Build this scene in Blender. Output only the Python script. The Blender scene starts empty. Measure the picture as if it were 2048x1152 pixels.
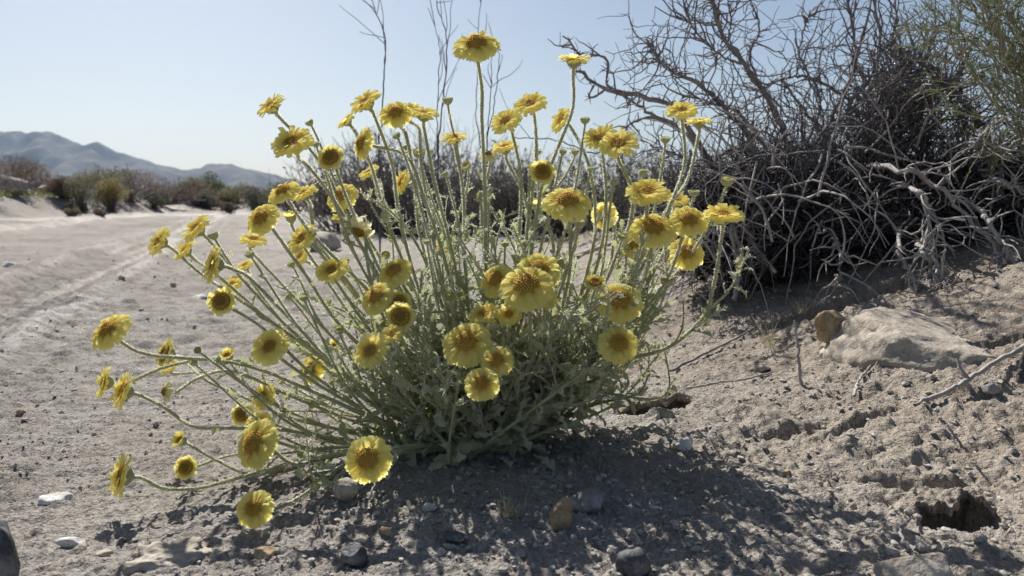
import bpy, bmesh, math, random
import numpy as np
from mathutils import Vector, Matrix

# ------------------------------------------------------------------ camera, sky, sun, exposure
SC = bpy.context.scene
COL = SC.collection
F_PX, CX, CY = 1607.0, 1024.0, 576.0
PITCH = math.radians(6.25)
CAM = np.array([0.0, 0.0, 0.25])
FWD = np.array([0.0, math.cos(PITCH), -math.sin(PITCH)])
UPV = np.array([0.0, math.sin(PITCH), math.cos(PITCH)])
RGT = np.array([1.0, 0.0, 0.0])

cam_data = bpy.data.cameras.new("camera")
cam_data.sensor_width = 36.0
cam_data.lens = 36.0 * F_PX / 2048.0
cam_data.clip_start = 0.02
cam_data.clip_end = 20000.0
cam_data.dof.use_dof = True
cam_data.dof.focus_distance = 0.80
cam_data.dof.aperture_fstop = 12.0
cam = bpy.data.objects.new("camera", cam_data)
COL.objects.link(cam)
cam.location = CAM.tolist()
cam.rotation_euler = (math.pi / 2 - PITCH, 0, 0)
SC.camera = cam

SUN_AZ = math.radians(-24.0)      # left of the view direction (+Y)
SUN_EL = math.radians(43.0)
world = bpy.data.worlds.new("World")
SC.world = world
world.use_nodes = True
wn = world.node_tree
bg = wn.nodes["Background"]
sky = wn.nodes.new("ShaderNodeTexSky")
sky.sky_type = 'NISHITA'
sky.sun_disc = False
sky.sun_elevation = SUN_EL
sky.sun_rotation = SUN_AZ
sky.altitude = 600.0
sky.air_density = 1.0
sky.dust_density = 2.2
sky.ozone_density = 1.0
wn.links.new(sky.outputs[0], bg.inputs[0])
bg.inputs[1].default_value = 0.05

sun_data = bpy.data.lights.new("sun", 'SUN')
sun_data.energy = 5.0
sun_data.angle = math.radians(0.53)
sun_data.color = (1.0, 0.955, 0.89)
sun = bpy.data.objects.new("sun", sun_data)
COL.objects.link(sun)
SUN_DIR = Vector((math.sin(SUN_AZ) * math.cos(SUN_EL), math.cos(SUN_AZ) * math.cos(SUN_EL), math.sin(SUN_EL)))
sun.rotation_euler = SUN_DIR.to_track_quat('Z', 'Y').to_euler()
sun.location = (0, 0, 5)

SC.view_settings.view_transform = 'Standard'
SC.view_settings.look = 'None'
SC.view_settings.gamma = 1.0
SC.view_settings.use_curve_mapping = False
SC.view_settings.exposure = 0.74
SC.render.engine = 'CYCLES'
SC.cycles.use_denoising = True
SC.cycles.max_bounces = 8
SC.cycles.diffuse_bounces = 4
SC.cycles.transmission_bounces = 6
SC.cycles.volume_bounces = 0
SC.cycles.transparent_max_bounces = 8

# ------------------------------------------------------------------ helpers
RNG = np.random.default_rng(11)
random.seed(5)

def at(x, y, d):
    """photo pixel + depth along the view axis -> a point of the place"""
    return CAM + d * (FWD + RGT * ((x - CX) / F_PX) + UPV * ((CY - y) / F_PX))

def unit(v):
    v = np.asarray(v, float)
    return v / (np.linalg.norm(v, axis=-1, keepdims=True) + 1e-12)

def sm(t):
    t = np.clip(t, 0, 1)
    return t * t * (3 - 2 * t)

def _hash(ix, iy, seed):
    h = (ix.astype(np.int64) * 374761393 + iy.astype(np.int64) * 668265263 + seed * 1274126177) & 0xFFFFFFFF
    h = ((h ^ (h >> 13)) * 1274126177) & 0xFFFFFFFF
    h = h ^ (h >> 16)
    return (h & 0xFFFFFF) / float(0x1000000)

def perlin(x, y, seed=0):
    x0 = np.floor(x); y0 = np.floor(y)
    fx = x - x0; fy = y - y0
    u = fx * fx * fx * (fx * (fx * 6 - 15) + 10)
    v = fy * fy * fy * (fy * (fy * 6 - 15) + 10)
    def g(dx, dy):
        a = _hash(x0 + dx, y0 + dy, seed) * 2 * np.pi
        return np.cos(a) * (fx - dx) + np.sin(a) * (fy - dy)
    n00, n10, n01, n11 = g(0, 0), g(1, 0), g(0, 1), g(1, 1)
    return 1.5 * ((n00 * (1 - u) + n10 * u) * (1 - v) + (n01 * (1 - u) + n11 * u) * v)

def clods(x, y, cell, seed, prob, rmin, rmax):
    """height of half-sunk lumps scattered over the plane"""
    gx = np.floor(x / cell); gy = np.floor(y / cell)
    out = np.zeros_like(x)
    for dx in (-1, 0, 1):
        for dy in (-1, 0, 1):
            cx = gx + dx; cy = gy + dy
            on = _hash(cx, cy, seed) < prob
            px = (cx + _hash(cx, cy, seed + 1)) * cell
            py = (cy + _hash(cx, cy, seed + 2)) * cell
            r = cell * (rmin + (rmax - rmin) * _hash(cx, cy, seed + 3) ** 2)
            d2 = ((x - px) ** 2 + (y - py) ** 2) / (r * r)
            h = np.where(on, np.sqrt(np.clip(1 - d2, 0, 1)) * r * 0.8, 0)
            out = np.maximum(out, h)
    return out

def mesh_from(name, V, Fc, mats, mat_idx=None, smooth=True, attrs=None):
    """V (n,3); Fc list of arrays (m,3)/(m,4) or one array"""
    me = bpy.data.meshes.new(name)
    V = np.asarray(V, np.float32)
    if not isinstance(Fc, (list, tuple)):
        Fc = [Fc]
    Fc = [np.asarray(f, np.int32) for f in Fc if len(f)]
    nl = sum(f.size for f in Fc); npoly = sum(len(f) for f in Fc)
    me.vertices.add(len(V)); me.loops.add(nl); me.polygons.add(npoly)
    me.vertices.foreach_set("co", V.ravel())
    me.loops.foreach_set("vertex_index", np.concatenate([f.ravel() for f in Fc]))
    ls, lt, p = [], [], 0
    for f in Fc:
        k = f.shape[1]
        ls.append(p + np.arange(len(f)) * k); lt.append(np.full(len(f), k)); p += f.size
    me.polygons.foreach_set("loop_start", np.concatenate(ls).astype(np.int32))
    me.polygons.foreach_set("loop_total", np.concatenate(lt).astype(np.int32))
    if mat_idx is not None:
        me.polygons.foreach_set("material_index", np.asarray(mat_idx, np.int32))
    me.polygons.foreach_set("use_smooth", np.full(npoly, smooth, bool))
    for m in (mats if isinstance(mats, (list, tuple)) else [mats]):
        me.materials.append(m)
    if attrs:
        for k, a in attrs.items():
            at_ = me.attributes.new(k, 'FLOAT', 'POINT')
            at_.data.foreach_set("value", np.asarray(a, np.float32))
    me.update(calc_edges=True)
    me.validate()
    return me

class MB:
    """collects pieces of one mesh"""
    def __init__(self):
        self.V, self.T, self.Q, self.n = [], [], [], 0
        self.A = []
    def add(self, V, F, a=None):
        V = np.asarray(V, float).reshape(-1, 3)
        F = np.asarray(F, int)
        if len(F) and F.shape[1] == 3: self.T.append(F + self.n)
        elif len(F): self.Q.append(F + self.n)
        self.V.append(V); self.n += len(V)
        self.A.append(np.zeros(len(V)) if a is None else np.broadcast_to(a, (len(V),)))
    def mesh(self, name, mats, smooth=True, attr=None):
        Fs = []
        if self.T: Fs.append(np.concatenate(self.T))
        if self.Q: Fs.append(np.concatenate(self.Q))
        return mesh_from(name, np.concatenate(self.V), Fs, mats, smooth=smooth,
                         attrs={attr: np.concatenate(self.A)} if attr else None)

def obj(name, data, parent=None, loc=None, kind=None, mat=None):
    o = bpy.data.objects.new(name, data)
    COL.objects.link(o)
    if parent is not None: o.parent = parent
    if mat is not None: o.matrix_basis = mat
    elif loc is not None: o.location = [float(c) for c in loc]
    if kind: o["kind"] = kind
    return o

def thing(name, label, cat, loc=(0, 0, 0), group=None):
    o = obj(name, None, loc=loc)
    return tag(o, label, cat, group)

def tag(o, label, cat, group=None):
    o["label"] = label; o["category"] = cat
    if group: o["group"] = group
    return o

def tubes(P, R, S=5, cap=False):
    """P (N,K,3), R (N,K) -> verts, quads for N tubes"""
    P = np.asarray(P, float); R = np.asarray(R, float)
    N, K, _ = P.shape
    T = np.empty_like(P)
    T[:, 1:-1] = P[:, 2:] - P[:, :-2]; T[:, 0] = P[:, 1] - P[:, 0]; T[:, -1] = P[:, -1] - P[:, -2]
    T = unit(T)
    mean = unit(P[:, -1] - P[:, 0])
    ref = np.where(np.abs(mean[:, 2:3]) < 0.75, np.array([[0, 0, 1.0]]), np.array([[0, 1.0, 0]]))
    ref = np.repeat(ref[:, None, :], K, 1)
    A = unit(np.cross(T, ref)); B = np.cross(T, A)
    ang = np.arange(S) / S * 2 * np.pi
    V = P[:, :, None, :] + R[:, :, None, None] * (np.cos(ang)[None, None, :, None] * A[:, :, None, :] + np.sin(ang)[None, None, :, None] * B[:, :, None, :])
    base = (np.arange(N) * K * S)[:, None, None]
    k = (np.arange(K - 1) * S)[None, :, None]
    s = np.arange(S)[None, None, :]; s2 = (s + 1) % S
    Q = np.stack([base + k + s, base + k + s2, base + k + S + s2, base + k + S + s], -1).reshape(-1, 4)
    return V.reshape(-1, 3), Q

def catmull(pts, n):
    pts = np.asarray(pts, float)
    P = np.vstack([2 * pts[0] - pts[1], pts, 2 * pts[-1] - pts[-2]])
    m = len(pts) - 1
    t = np.linspace(0, m, n); i = np.minimum(t.astype(int), m - 1); f = (t - i)[:, None]
    p0, p1, p2, p3 = P[i], P[i + 1], P[i + 2], P[i + 3]
    return 0.5 * (2 * p1 + (p2 - p0) * f + (2 * p0 - 5 * p1 + 4 * p2 - p3) * f ** 2 + (3 * p1 - p0 - 3 * p2 + p3) * f ** 3)

def frame_mat(pos, z, scale=1.0, roll=0.0):
    z = unit(z); ref = np.array([0, 0, 1.0]) if abs(z[2]) < 0.9 else np.array([1.0, 0, 0])
    x = unit(np.cross(ref, z)); y = np.cross(z, x)
    c, s = math.cos(roll), math.sin(roll)
    x, y = c * x + s * y, -s * x + c * y
    M = Matrix.Identity(4)
    for i in range(3):
        M[i][0] = float(x[i] * scale); M[i][1] = float(y[i] * scale); M[i][2] = float(z[i] * scale); M[i][3] = float(pos[i])
    return M

_ICO = {}
def ico(sub):
    if sub not in _ICO:
        bm = bmesh.new(); bmesh.ops.create_icosphere(bm, subdivisions=sub, radius=1.0)
        bm.verts.ensure_lookup_table()
        _ICO[sub] = (np.array([v.co[:] for v in bm.verts]), np.array([[v.index for v in f.verts] for f in bm.faces]))
        bm.free()
    return _ICO[sub]

def noise3(p, scale, seed):
    x, y, z = (p * scale).T
    return (perlin(x + 3.1, y + 7.7 + z * 0.61, seed) + perlin(y - 1.3, z + 4.4 + x * 0.53, seed + 5) + perlin(z + 9.2, x - 2.5 + y * 0.57, seed + 9)) / 2.0

def rock_mesh(name, dims, seed, mat, cuts=11, sub=4, rough=0.07, keep=0.5):
    rg = np.random.default_rng(seed)
    V, F = ico(sub); V = V.copy()
    for _ in range(cuts):
        n = unit(rg.normal(size=3)); d = rg.uniform(keep, 0.88)
        ov = np.maximum(0, V @ n - d); V -= ov[:, None] * n * 0.95
    V *= (1 + rough * noise3(V, 2.3, seed) + rough * 0.5 * noise3(V, 6.0, seed + 2) + rough * 0.25 * noise3(V, 14.0, seed + 3))[:, None]
    V *= np.asarray(dims)[None, :]
    return mesh_from(name, V, F, mat)

# ------------------------------------------------------------------ materials
def new_mat(name):
    m = bpy.data.materials.new(name); m.use_nodes = True
    nt = m.node_tree
    return m, nt, nt.nodes["Principled BSDF"], nt.nodes["Material Output"]

def noise_node(nt, scale, detail=4, rough=0.55, coord='Object'):
    tc = nt.nodes.new("ShaderNodeTexCoord")
    n = nt.nodes.new("ShaderNodeTexNoise")
    n.inputs["Scale"].default_value = scale; n.inputs["Detail"].default_value = detail; n.inputs["Roughness"].default_value = rough
    nt.links.new(tc.outputs[coord], n.inputs["Vector"])
    return n

def ramp(nt, src, stops):
    r = nt.nodes.new("ShaderNodeValToRGB")
    el = r.color_ramp.elements
    while len(el) < len(stops): el.new(0.5)
    for e, (p, c) in zip(el, stops):
        e.position = p; e.color = (*c, 1)
    nt.links.new(src, r.inputs[0])
    return r

def mixc(nt, a, b, fac, mode='MIX'):
    m = nt.nodes.new("ShaderNodeMix"); m.data_type = 'RGBA'; m.blend_type = mode
    def put(s, v):
        if hasattr(v, 'links') or hasattr(v, 'is_linked'): nt.links.new(v, s)
        else: s.default_value = (*v, 1) if isinstance(v, (tuple, list)) else v
    put(m.inputs[6], a); put(m.inputs[7], b); put(m.inputs[0], fac)
    return m.outputs[2]

def bump(nt, bsdf, src, strength, dist, prev=None):
    b = nt.nodes.new("ShaderNodeBump")
    b.inputs["Strength"].default_value = strength; b.inputs["Distance"].default_value = dist
    nt.links.new(src, b.inputs["Height"])
    if prev is not None: nt.links.new(prev, b.inputs["Normal"])
    nt.links.new(b.outputs[0], bsdf.inputs["Normal"])
    return b.outputs[0]

def mat_ground():
    m, nt, b, out = new_mat("desert_sand")
    b.inputs["Roughness"].default_value = 0.95
    b.inputs["Specular IOR Level"].default_value = 0.15
    big = noise_node(nt, 1.7, 5)
    c1 = ramp(nt, big.outputs[0], [(0.3, (0.285, 0.260, 0.228)), (0.55, (0.36, 0.336, 0.305)), (0.8, (0.41, 0.392, 0.366))])
    fine = noise_node(nt, 260, 3, 0.7)
    c2 = ramp(nt, fine.outputs[0], [(0.28, (0.55, 0.52, 0.5)), (0.5, (1, 1, 1)), (0.72, (1.25, 1.22, 1.2))])
    col = mixc(nt, c1.outputs[0], c2.outputs[0], 0.75, 'MULTIPLY')
    mid = noise_node(nt, 22, 4, 0.6)
    c3 = ramp(nt, mid.outputs[0], [(0.35, (0.82, 0.79, 0.75)), (0.62, (1.05, 1.05, 1.05))])
    col = mixc(nt, col, c3.outputs[0], 0.7, 'MULTIPLY')
    at_ = nt.nodes.new("ShaderNodeAttribute"); at_.attribute_name = "rut"      # packed pale dust in the wheel tracks
    rr = ramp(nt, at_.outputs["Fac"], [(0.0, (0.80, 0.80, 0.80)), (0.5, (1.0, 1.0, 1.0)), (1.0, (1.36, 1.38, 1.41))])
    col = mixc(nt, col, rr.outputs[0], 1.0, 'MULTIPLY')
    ab_ = nt.nodes.new("ShaderNodeAttribute"); ab_.attribute_name = "bank"      # warmer earth of the bank
    rb = ramp(nt, ab_.outputs["Fac"], [(0.0, (1.0, 1.0, 1.01)), (1.0, (1.05, 0.99, 0.92))])
    col = mixc(nt, col, rb.outputs[0], 1.0, 'MULTIPLY')
    nt.links.new(col, b.inputs["Base Color"])
    n1 = noise_node(nt, 170, 4, 0.7); n2 = noise_node(nt, 620, 3, 0.7)
    nf = noise_node(nt, 11, 6, 0.7)
    p = bump(nt, b, nf.outputs[0], 0.5, 0.04)
    n0 = noise_node(nt, 48, 5, 0.75)
    p = bump(nt, b, n0.outputs[0], 0.55, 0.016, p)
    p = bump(nt, b, n1.outputs[0], 0.85, 0.005, p)
    tc = nt.nodes.new("ShaderNodeTexCoord"); vo = nt.nodes.new("ShaderNodeTexVoronoi"); vo.inputs["Scale"].default_value = 260
    vo.inputs["Randomness"].default_value = 1.0; nt.links.new(tc.outputs["Object"], vo.inputs["Vector"])
    inv = nt.nodes.new("ShaderNodeMath"); inv.operation = 'SUBTRACT'; inv.inputs[0].default_value = 1.0; nt.links.new(vo.outputs["Distance"], inv.inputs[1])
    p = bump(nt, b, inv.outputs[0], 0.5, 0.003, p)
    bump(nt, b, n2.outputs[0], 0.7, 0.0018, p)
    return m

def mat_rock(name, c_dark, c_mid, c_light, scale=30, bscale=90, bdist=0.003, rough=0.85):
    m, nt, b, out = new_mat(name)
    b.inputs["Roughness"].default_value = rough; b.inputs["Specular IOR Level"].default_value = 0.25
    n = noise_node(nt, scale, 6, 0.65)
    r = ramp(nt, n.outputs[0], [(0.3, c_dark), (0.5, c_mid), (0.72, c_light)])
    s = noise_node(nt, scale * 9, 2, 0.8)
    sp = ramp(nt, s.outputs[0], [(0.33, (0.6, 0.58, 0.56)), (0.5, (1, 1, 1)), (0.7, (1.2, 1.2, 1.2))])
    nt.links.new(mixc(nt, r.outputs[0], sp.outputs[0], 0.6, 'MULTIPLY'), b.inputs["Base Color"])
    nb = noise_node(nt, bscale, 5, 0.65)
    bump(nt, b, nb.outputs[0], 0.8, bdist)
    return m

def mat_leafy(name, c1, c2, transl=0.35, tcol=None, scale=40, rough=0.8, sheen=0.0, attr=None, attr_col=None):
    """thin plant tissue: diffuse skin plus light let through"""
    m, nt, b, out = new_mat(name)
    b.inputs["Roughness"].default_value = rough; b.inputs["Specular IOR Level"].default_value = 0.12
    if sheen:
        b.inputs["Sheen Weight"].default_value = sheen; b.inputs["Sheen Roughness"].default_value = 0.4
    n = noise_node(nt, scale, 3)
    r = ramp(nt, n.outputs[0], [(0.32, c1), (0.68, c2)])
    col = r.outputs[0]
    if attr:
        a = nt.nodes.new("ShaderNodeAttribute"); a.attribute_name = attr
        col = mixc(nt, attr_col, col, a.outputs["Fac"])
    nt.links.new(col, b.inputs["Base Color"])
    t = nt.nodes.new("ShaderNodeBsdfTranslucent")
    if tcol: t.inputs[0].default_value = (*tcol, 1)
    else: nt.links.new(col, t.inputs[0])
    mx = nt.nodes.new("ShaderNodeMixShader"); mx.inputs[0].default_value = transl
    nt.links.new(b.outputs[0], mx.inputs[1]); nt.links.new(t.outputs[0], mx.inputs[2])
    nt.links.new(mx.outputs[0], out.inputs[0])
    return m

def mat_bark(name, c1, c2, scale=60):
    m, nt, b, out = new_mat(name)
    b.inputs["Roughness"].default_value = 0.85; b.inputs["Specular IOR Level"].default_value = 0.25
    n = noise_node(nt, scale, 5, 0.65)
    r = ramp(nt, n.outputs[0], [(0.3, c1), (0.7, c2)])
    nt.links.new(r.outputs[0], b.inputs["Base Color"])
    bump(nt, b, n.outputs[0], 0.6, 0.003)
    return m

M_GROUND = mat_ground()
M_GRAVEL = mat_rock("gravel_stone", (0.25, 0.225, 0.19), (0.365, 0.34, 0.305), (0.45, 0.43, 0.40), scale=60, bscale=300, bdist=0.001)
M_TAN = mat_rock("tan_rock", (0.22, 0.15, 0.085), (0.36, 0.26, 0.16), (0.46, 0.37, 0.27), scale=18)
M_PALE = mat_rock("pale_rock", (0.26, 0.222, 0.178), (0.375, 0.332, 0.275), (0.45, 0.41, 0.355), scale=14, bscale=70, bdist=0.005)
M_GREY = mat_rock("grey_rock", (0.13, 0.125, 0.12), (0.23, 0.22, 0.21), (0.36, 0.35, 0.34), scale=35)
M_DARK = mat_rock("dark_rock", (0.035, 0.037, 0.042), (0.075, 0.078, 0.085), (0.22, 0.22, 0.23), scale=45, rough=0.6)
M_WHITE = mat_rock("white_rock", (0.42, 0.41, 0.39), (0.56, 0.55, 0.53), (0.68, 0.67, 0.65), scale=30)
M_PETAL = mat_leafy("yellow_petal", (0.92, 0.84, 0.31), (0.95, 0.90, 0.45), 0.66, scale=120, attr="rad", attr_col=(0.86, 0.69, 0.13))
M_LEMON = mat_leafy("pale_yellow_petal", (0.84, 0.76, 0.26), (0.88, 0.84, 0.42), 0.55, scale=120, attr="rad", attr_col=(0.76, 0.60, 0.10))
M_PAPER = mat_leafy("papery_petal", (0.80, 0.74, 0.42), (0.86, 0.84, 0.66), 0.5, scale=120, attr="rad", attr_col=(0.72, 0.58, 0.16))
M_DISC = mat_leafy("disc_gold", (0.34, 0.19, 0.04), (0.52, 0.33, 0.07), 0.15, scale=300)
M_DISCTIP = mat_leafy("disc_tip", (0.58, 0.37, 0.07), (0.76, 0.54, 0.13), 0.25, scale=300)
M_DISCDARK = mat_leafy("disc_brown", (0.22, 0.13, 0.035), (0.42, 0.26, 0.06), 0.15, scale=400)
M_STEM = mat_leafy("felted_stem", (0.36, 0.37, 0.19), (0.50, 0.50, 0.30), 0.22, scale=160, sheen=0.6)
M_LEAF = mat_leafy("felted_leaf", (0.30, 0.33, 0.20), (0.52, 0.53, 0.39), 0.36, tcol=(0.47, 0.50, 0.24), scale=90, sheen=0.6)
M_BUD = mat_leafy("woolly_bud", (0.33, 0.37, 0.19), (0.50, 0.53, 0.33), 0.25, scale=150, sheen=0.6)
M_BUDTOP = mat_leafy("bud_top", (0.34, 0.33, 0.09), (0.52, 0.49, 0.14), 0.3, scale=200)
M_WOOL = mat_leafy("white_wool", (0.80, 0.80, 0.70), (0.88, 0.88, 0.80), 0.55, scale=20)
M_BARK = mat_bark("grey_dead_wood", (0.13, 0.115, 0.115), (0.32, 0.295, 0.29))
M_BARKLIGHT = mat_bark("bleached_dead_wood", (0.24, 0.22, 0.205), (0.44, 0.41, 0.385))
M_TWIGGREY = mat_bark("grey_twig", (0.10, 0.09, 0.095), (0.27, 0.25, 0.255))
M_TWIG = mat_bark("dark_twig", (0.04, 0.036, 0.04), (0.125, 0.115, 0.12))
M_LITTER = mat_leafy("dead_leaf_litter", (0.022, 0.021, 0.02), (0.085, 0.078, 0.066), 0.08, scale=60)
M_STRAW = mat_leafy("dry_straw", (0.42, 0.36, 0.20), (0.58, 0.52, 0.33), 0.3, scale=60)
M_GREEN = mat_leafy("shrub_green", (0.07, 0.09, 0.03), (0.16, 0.18, 0.07), 0.4, scale=30)
M_GREENTWIG = mat_bark("green_grey_twig", (0.20, 0.19, 0.14), (0.38, 0.36, 0.27))
# ------------------------------------------------------------------ terrain
TR_D = np.array([-0.296, 0.955]); TR_N = np.array([0.955, 0.296])

def track_us(x, y):
    dx = x + 1.62; dy = y - 2.7
    return dx * TR_N[0] + dy * TR_N[1], dx * TR_D[0] + dy * TR_D[1]

HOLES = []      # (x, y, rx, ry, depth, lean)

def macro(x, y):
    z = -0.055 * sm((-x - 0.02) / 0.5)
    z = z + 0.185 * sm((x - 0.10) / 0.85) * sm((y - 0.35) / 0.85)
    z = z + 0.05 * sm((x - 0.7) / 0.8) * sm((y - 0.5) / 0.8)
    z = z - 0.10 * sm((y - 2.6) / 1.6) * sm((x + 0.2) / 0.8) 
    dl = -x - 7.9 - 0.13 * (y - 12) + 0.7 * perlin(x * 0.35, y * 0.35, 71)
    z = z + (0.42 + 0.1 * perlin(x * 0.2, y * 0.2, 5) + 0.12 * perlin(x * 0.9, y * 0.9, 55)) * sm(dl / 1.5) * sm((y - 7) / 4)
    z = z + 0.05 * perlin(x * 0.11, y * 0.11, 3) * sm((np.hypot(x, y) - 6) / 10)
    return z

def meso(x, y):
    u, s = track_us(x, y)
    right = sm((x + 0.12) / 0.45)
    road = np.exp(-((u + 0.8) / 1.5) ** 4)
    amp = 0.35 + 0.95 * right - 0.15 * road
    z = 0.010 * amp * perlin(x * 2.6, y * 2.6, 21) + 0.0055 * amp * perlin(x * 6.5, y * 6.5, 22)
    far = sm((np.hypot(x, y) - 6) / 4)
    z = z + far * (0.025 * perlin(x * 1.1, y * 1.1, 23) + 0.02 * perlin(x * 3.1, y * 3.1, 24))
    # wheel ruts of the track
    for off, w in ((0.0, 0.16), (-1.65, 0.17)):
        q = (u - off) / w
        z = z - 0.034 * np.exp(-q ** 4) + 0.022 * np.exp(-((np.abs(q) - 1.45) / 0.35) ** 2) * (1 + 0.6 * perlin(x * 5, y * 5, 27))
        z = z + 0.005 * np.exp(-q ** 6) * np.cos(2 * np.pi * q / 0.62)
    # crust ledges and burrows of the bank
    for (hx, hy, rx, ry, dep, lean) in HOLES:
        m = (np.abs(x - hx) < 3 * rx) & (np.abs(y - hy) < 0.5)
        if not m.any(): continue
        X, Y, Z = x, y, z; x, y = X[m], Y[m]
        dx = (x - hx) / rx; dy = (y - hy - lean * (x - hx)) / ry
        dy = np.where(dy > 0, dy * (1.0 if dep > 0.05 else 2.2), dy)
        wob = 0.25 * perlin(x * 40, y * 40, 91) + 0.15 * perlin(x * 95, y * 95, 95)
        q = np.sqrt(dx * dx + dy * dy) + wob
        zz = -dep * sm((1.15 - q) / 0.40)
        b = y - hy - 0.25 * ry - lean * (x - hx) + 0.016 * perlin(x * 28, y * 28, 92) + 0.008 * perlin(x * 75, y * 75, 94)
        zz = zz + (0.0 if dep > 0.05 else 0.22) * dep * np.exp(-np.abs(dx * 0.9 + 0.5 * perlin(x * 22, y * 22, 93)) ** 3) * sm(b / 0.006) * np.exp(-np.maximum(b, 0) / 0.08)
        x, y = X, Y; z = Z.copy(); z[m] += zz
    return z

def detail(x, y):
    r = np.hypot(x, y)
    u, s = track_us(x, y)
    right = sm((x + 0.18) / 0.35)
    near = sm((7.0 - r) / 4.0)
    amp = 0.75 + 0.45 * right
    z = 0.0028 * amp * perlin(x * 17, y * 17, 31) + 0.0024 * amp * perlin(x * 38, y * 38, 32)
    z = z + (0.0026 * amp * perlin(x * 85, y * 85, 33) + 0.0024 * perlin(x * 190, y * 190, 34)) * near
    # wind and water lines across the sandy floor
    z = z + 0.0034 * (1 - right) * perlin(x * 7 + 2 * perlin(x * 3, y * 3, 8), y * 55, 41) * near
    z = z + 0.0045 * (1 - right) * perlin(x * 3.5 + 1.5 * perlin(x * 2, y * 2, 18), y * 21, 43) * sm((r - 1.0) / 1.0) * sm((9 - r) / 4)
    mid = (1 - 0.7 * right) * sm((r - 1.0) / 0.8) * sm((16 - r) / 8)
    z = z + mid * (0.007 * perlin(x * 5, y * 7.5, 44) + 0.011 * perlin(x * 12, y * 16, 45) + 1.0 * clods(x, y, 0.075, 191, 0.4, 0.08, 0.30) * np.clip(0.5 + perlin(x * 1.1, y * 1.1, 46), 0, 1))
    z = z + sm((r - 5) / 3) * sm((40 - r) / 20) * (0.012 * perlin(x * 1.6, y * 2.4, 47) + 0.012 * perlin(x * 3.4, y * 5, 48))
    # tyre tread
    for off in (0.0, -1.65):
        q = (u - off) / 0.16
        z = z + 0.0075 * np.exp(-q ** 6) * np.cos(2 * np.pi * (s + 0.25 * np.abs(u - off)) / 0.045) * sm((6.0 - np.abs(s)) / 3)
    # crusts: terraced edges on the bank
    t = perlin(x * 5.2 + 0.4 * perlin(x * 20, y * 20, 52), y * 9.5, 51) * 2.2
    z = z + 0.0022 * right * (np.floor(t) + sm((t - np.floor(t)) / 0.16) ) * near
    # clods
    cm = np.clip(0.5 + 0.8 * perlin(x * 3.2, y * 3.2, 61), 0, 1)
    z = z + near * (0.85 + 0.15 * right) * (0.4 + 0.6 * cm) * clods(x, y, 0.0105, 101, 0.6, 0.18, 0.5)
    z = z + near * (0.25 + 0.45 * right) * cm * clods(x, y, 0.028, 131, 0.38, 0.12, 0.36)
    z = z + 0.5 * near * right * clods(x, y, 0.08, 161, 0.16, 0.08, 0.22) * 0.7
    return z

def hbase(x, y):
    x = np.asarray(x, float); y = np.asarray(y, float); sh = x.shape
    x, y = np.atleast_1d(x), np.atleast_1d(y)
    return (macro(x, y) + meso(x, y)).reshape(sh)

def height(x, y):
    x = np.asarray(x, float); y = np.asarray(y, float)
    sh = x.shape; x, y = np.atleast_1d(x), np.atleast_1d(y)
    return (hbase(x, y) + detail(x, y)).reshape(sh)

def on_ground(px, py, dmax=80.0, f=None):
    """where the view ray of a photo pixel meets the ground"""
    d = np.geomspace(0.35, dmax, 900)
    P = CAM[None] + d[:, None] * (FWD + RGT * ((px - CX) / F_PX) + UPV * ((CY - py) / F_PX))[None]
    h = (f or hbase)(P[:, 0], P[:, 1])
    k = np.argmax(P[:, 2] < h)
    if P[k, 2] >= h[k]: k = -1
    return np.array([P[k, 0], P[k, 1], h[k]]), d[k]

_pending = []
for (px, py, rx, ry, dep, lean) in [(1305, 815, 0.040, 0.046, 0.062, 0.10),
                                   (1905, 1030, 0.032, 0.036, 0.066, 0.15), (1840, 965, 0.035, 0.018, 0.018, -0.3),
                                   (1710, 852, 0.050, 0.010, 0.009, 0.40), (1590, 866, 0.04, 0.010, 0.009, 0.05),
                                   (1950, 700, 0.09, 0.014, 0.016, 0.1), (1700, 600, 0.16, 0.05, 0.035, 0.1)]:
    p, d = on_ground(px, py)
    _pending.append((p[0], p[1], rx, ry, dep, lean))
HOLES.extend(_pending)

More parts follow.
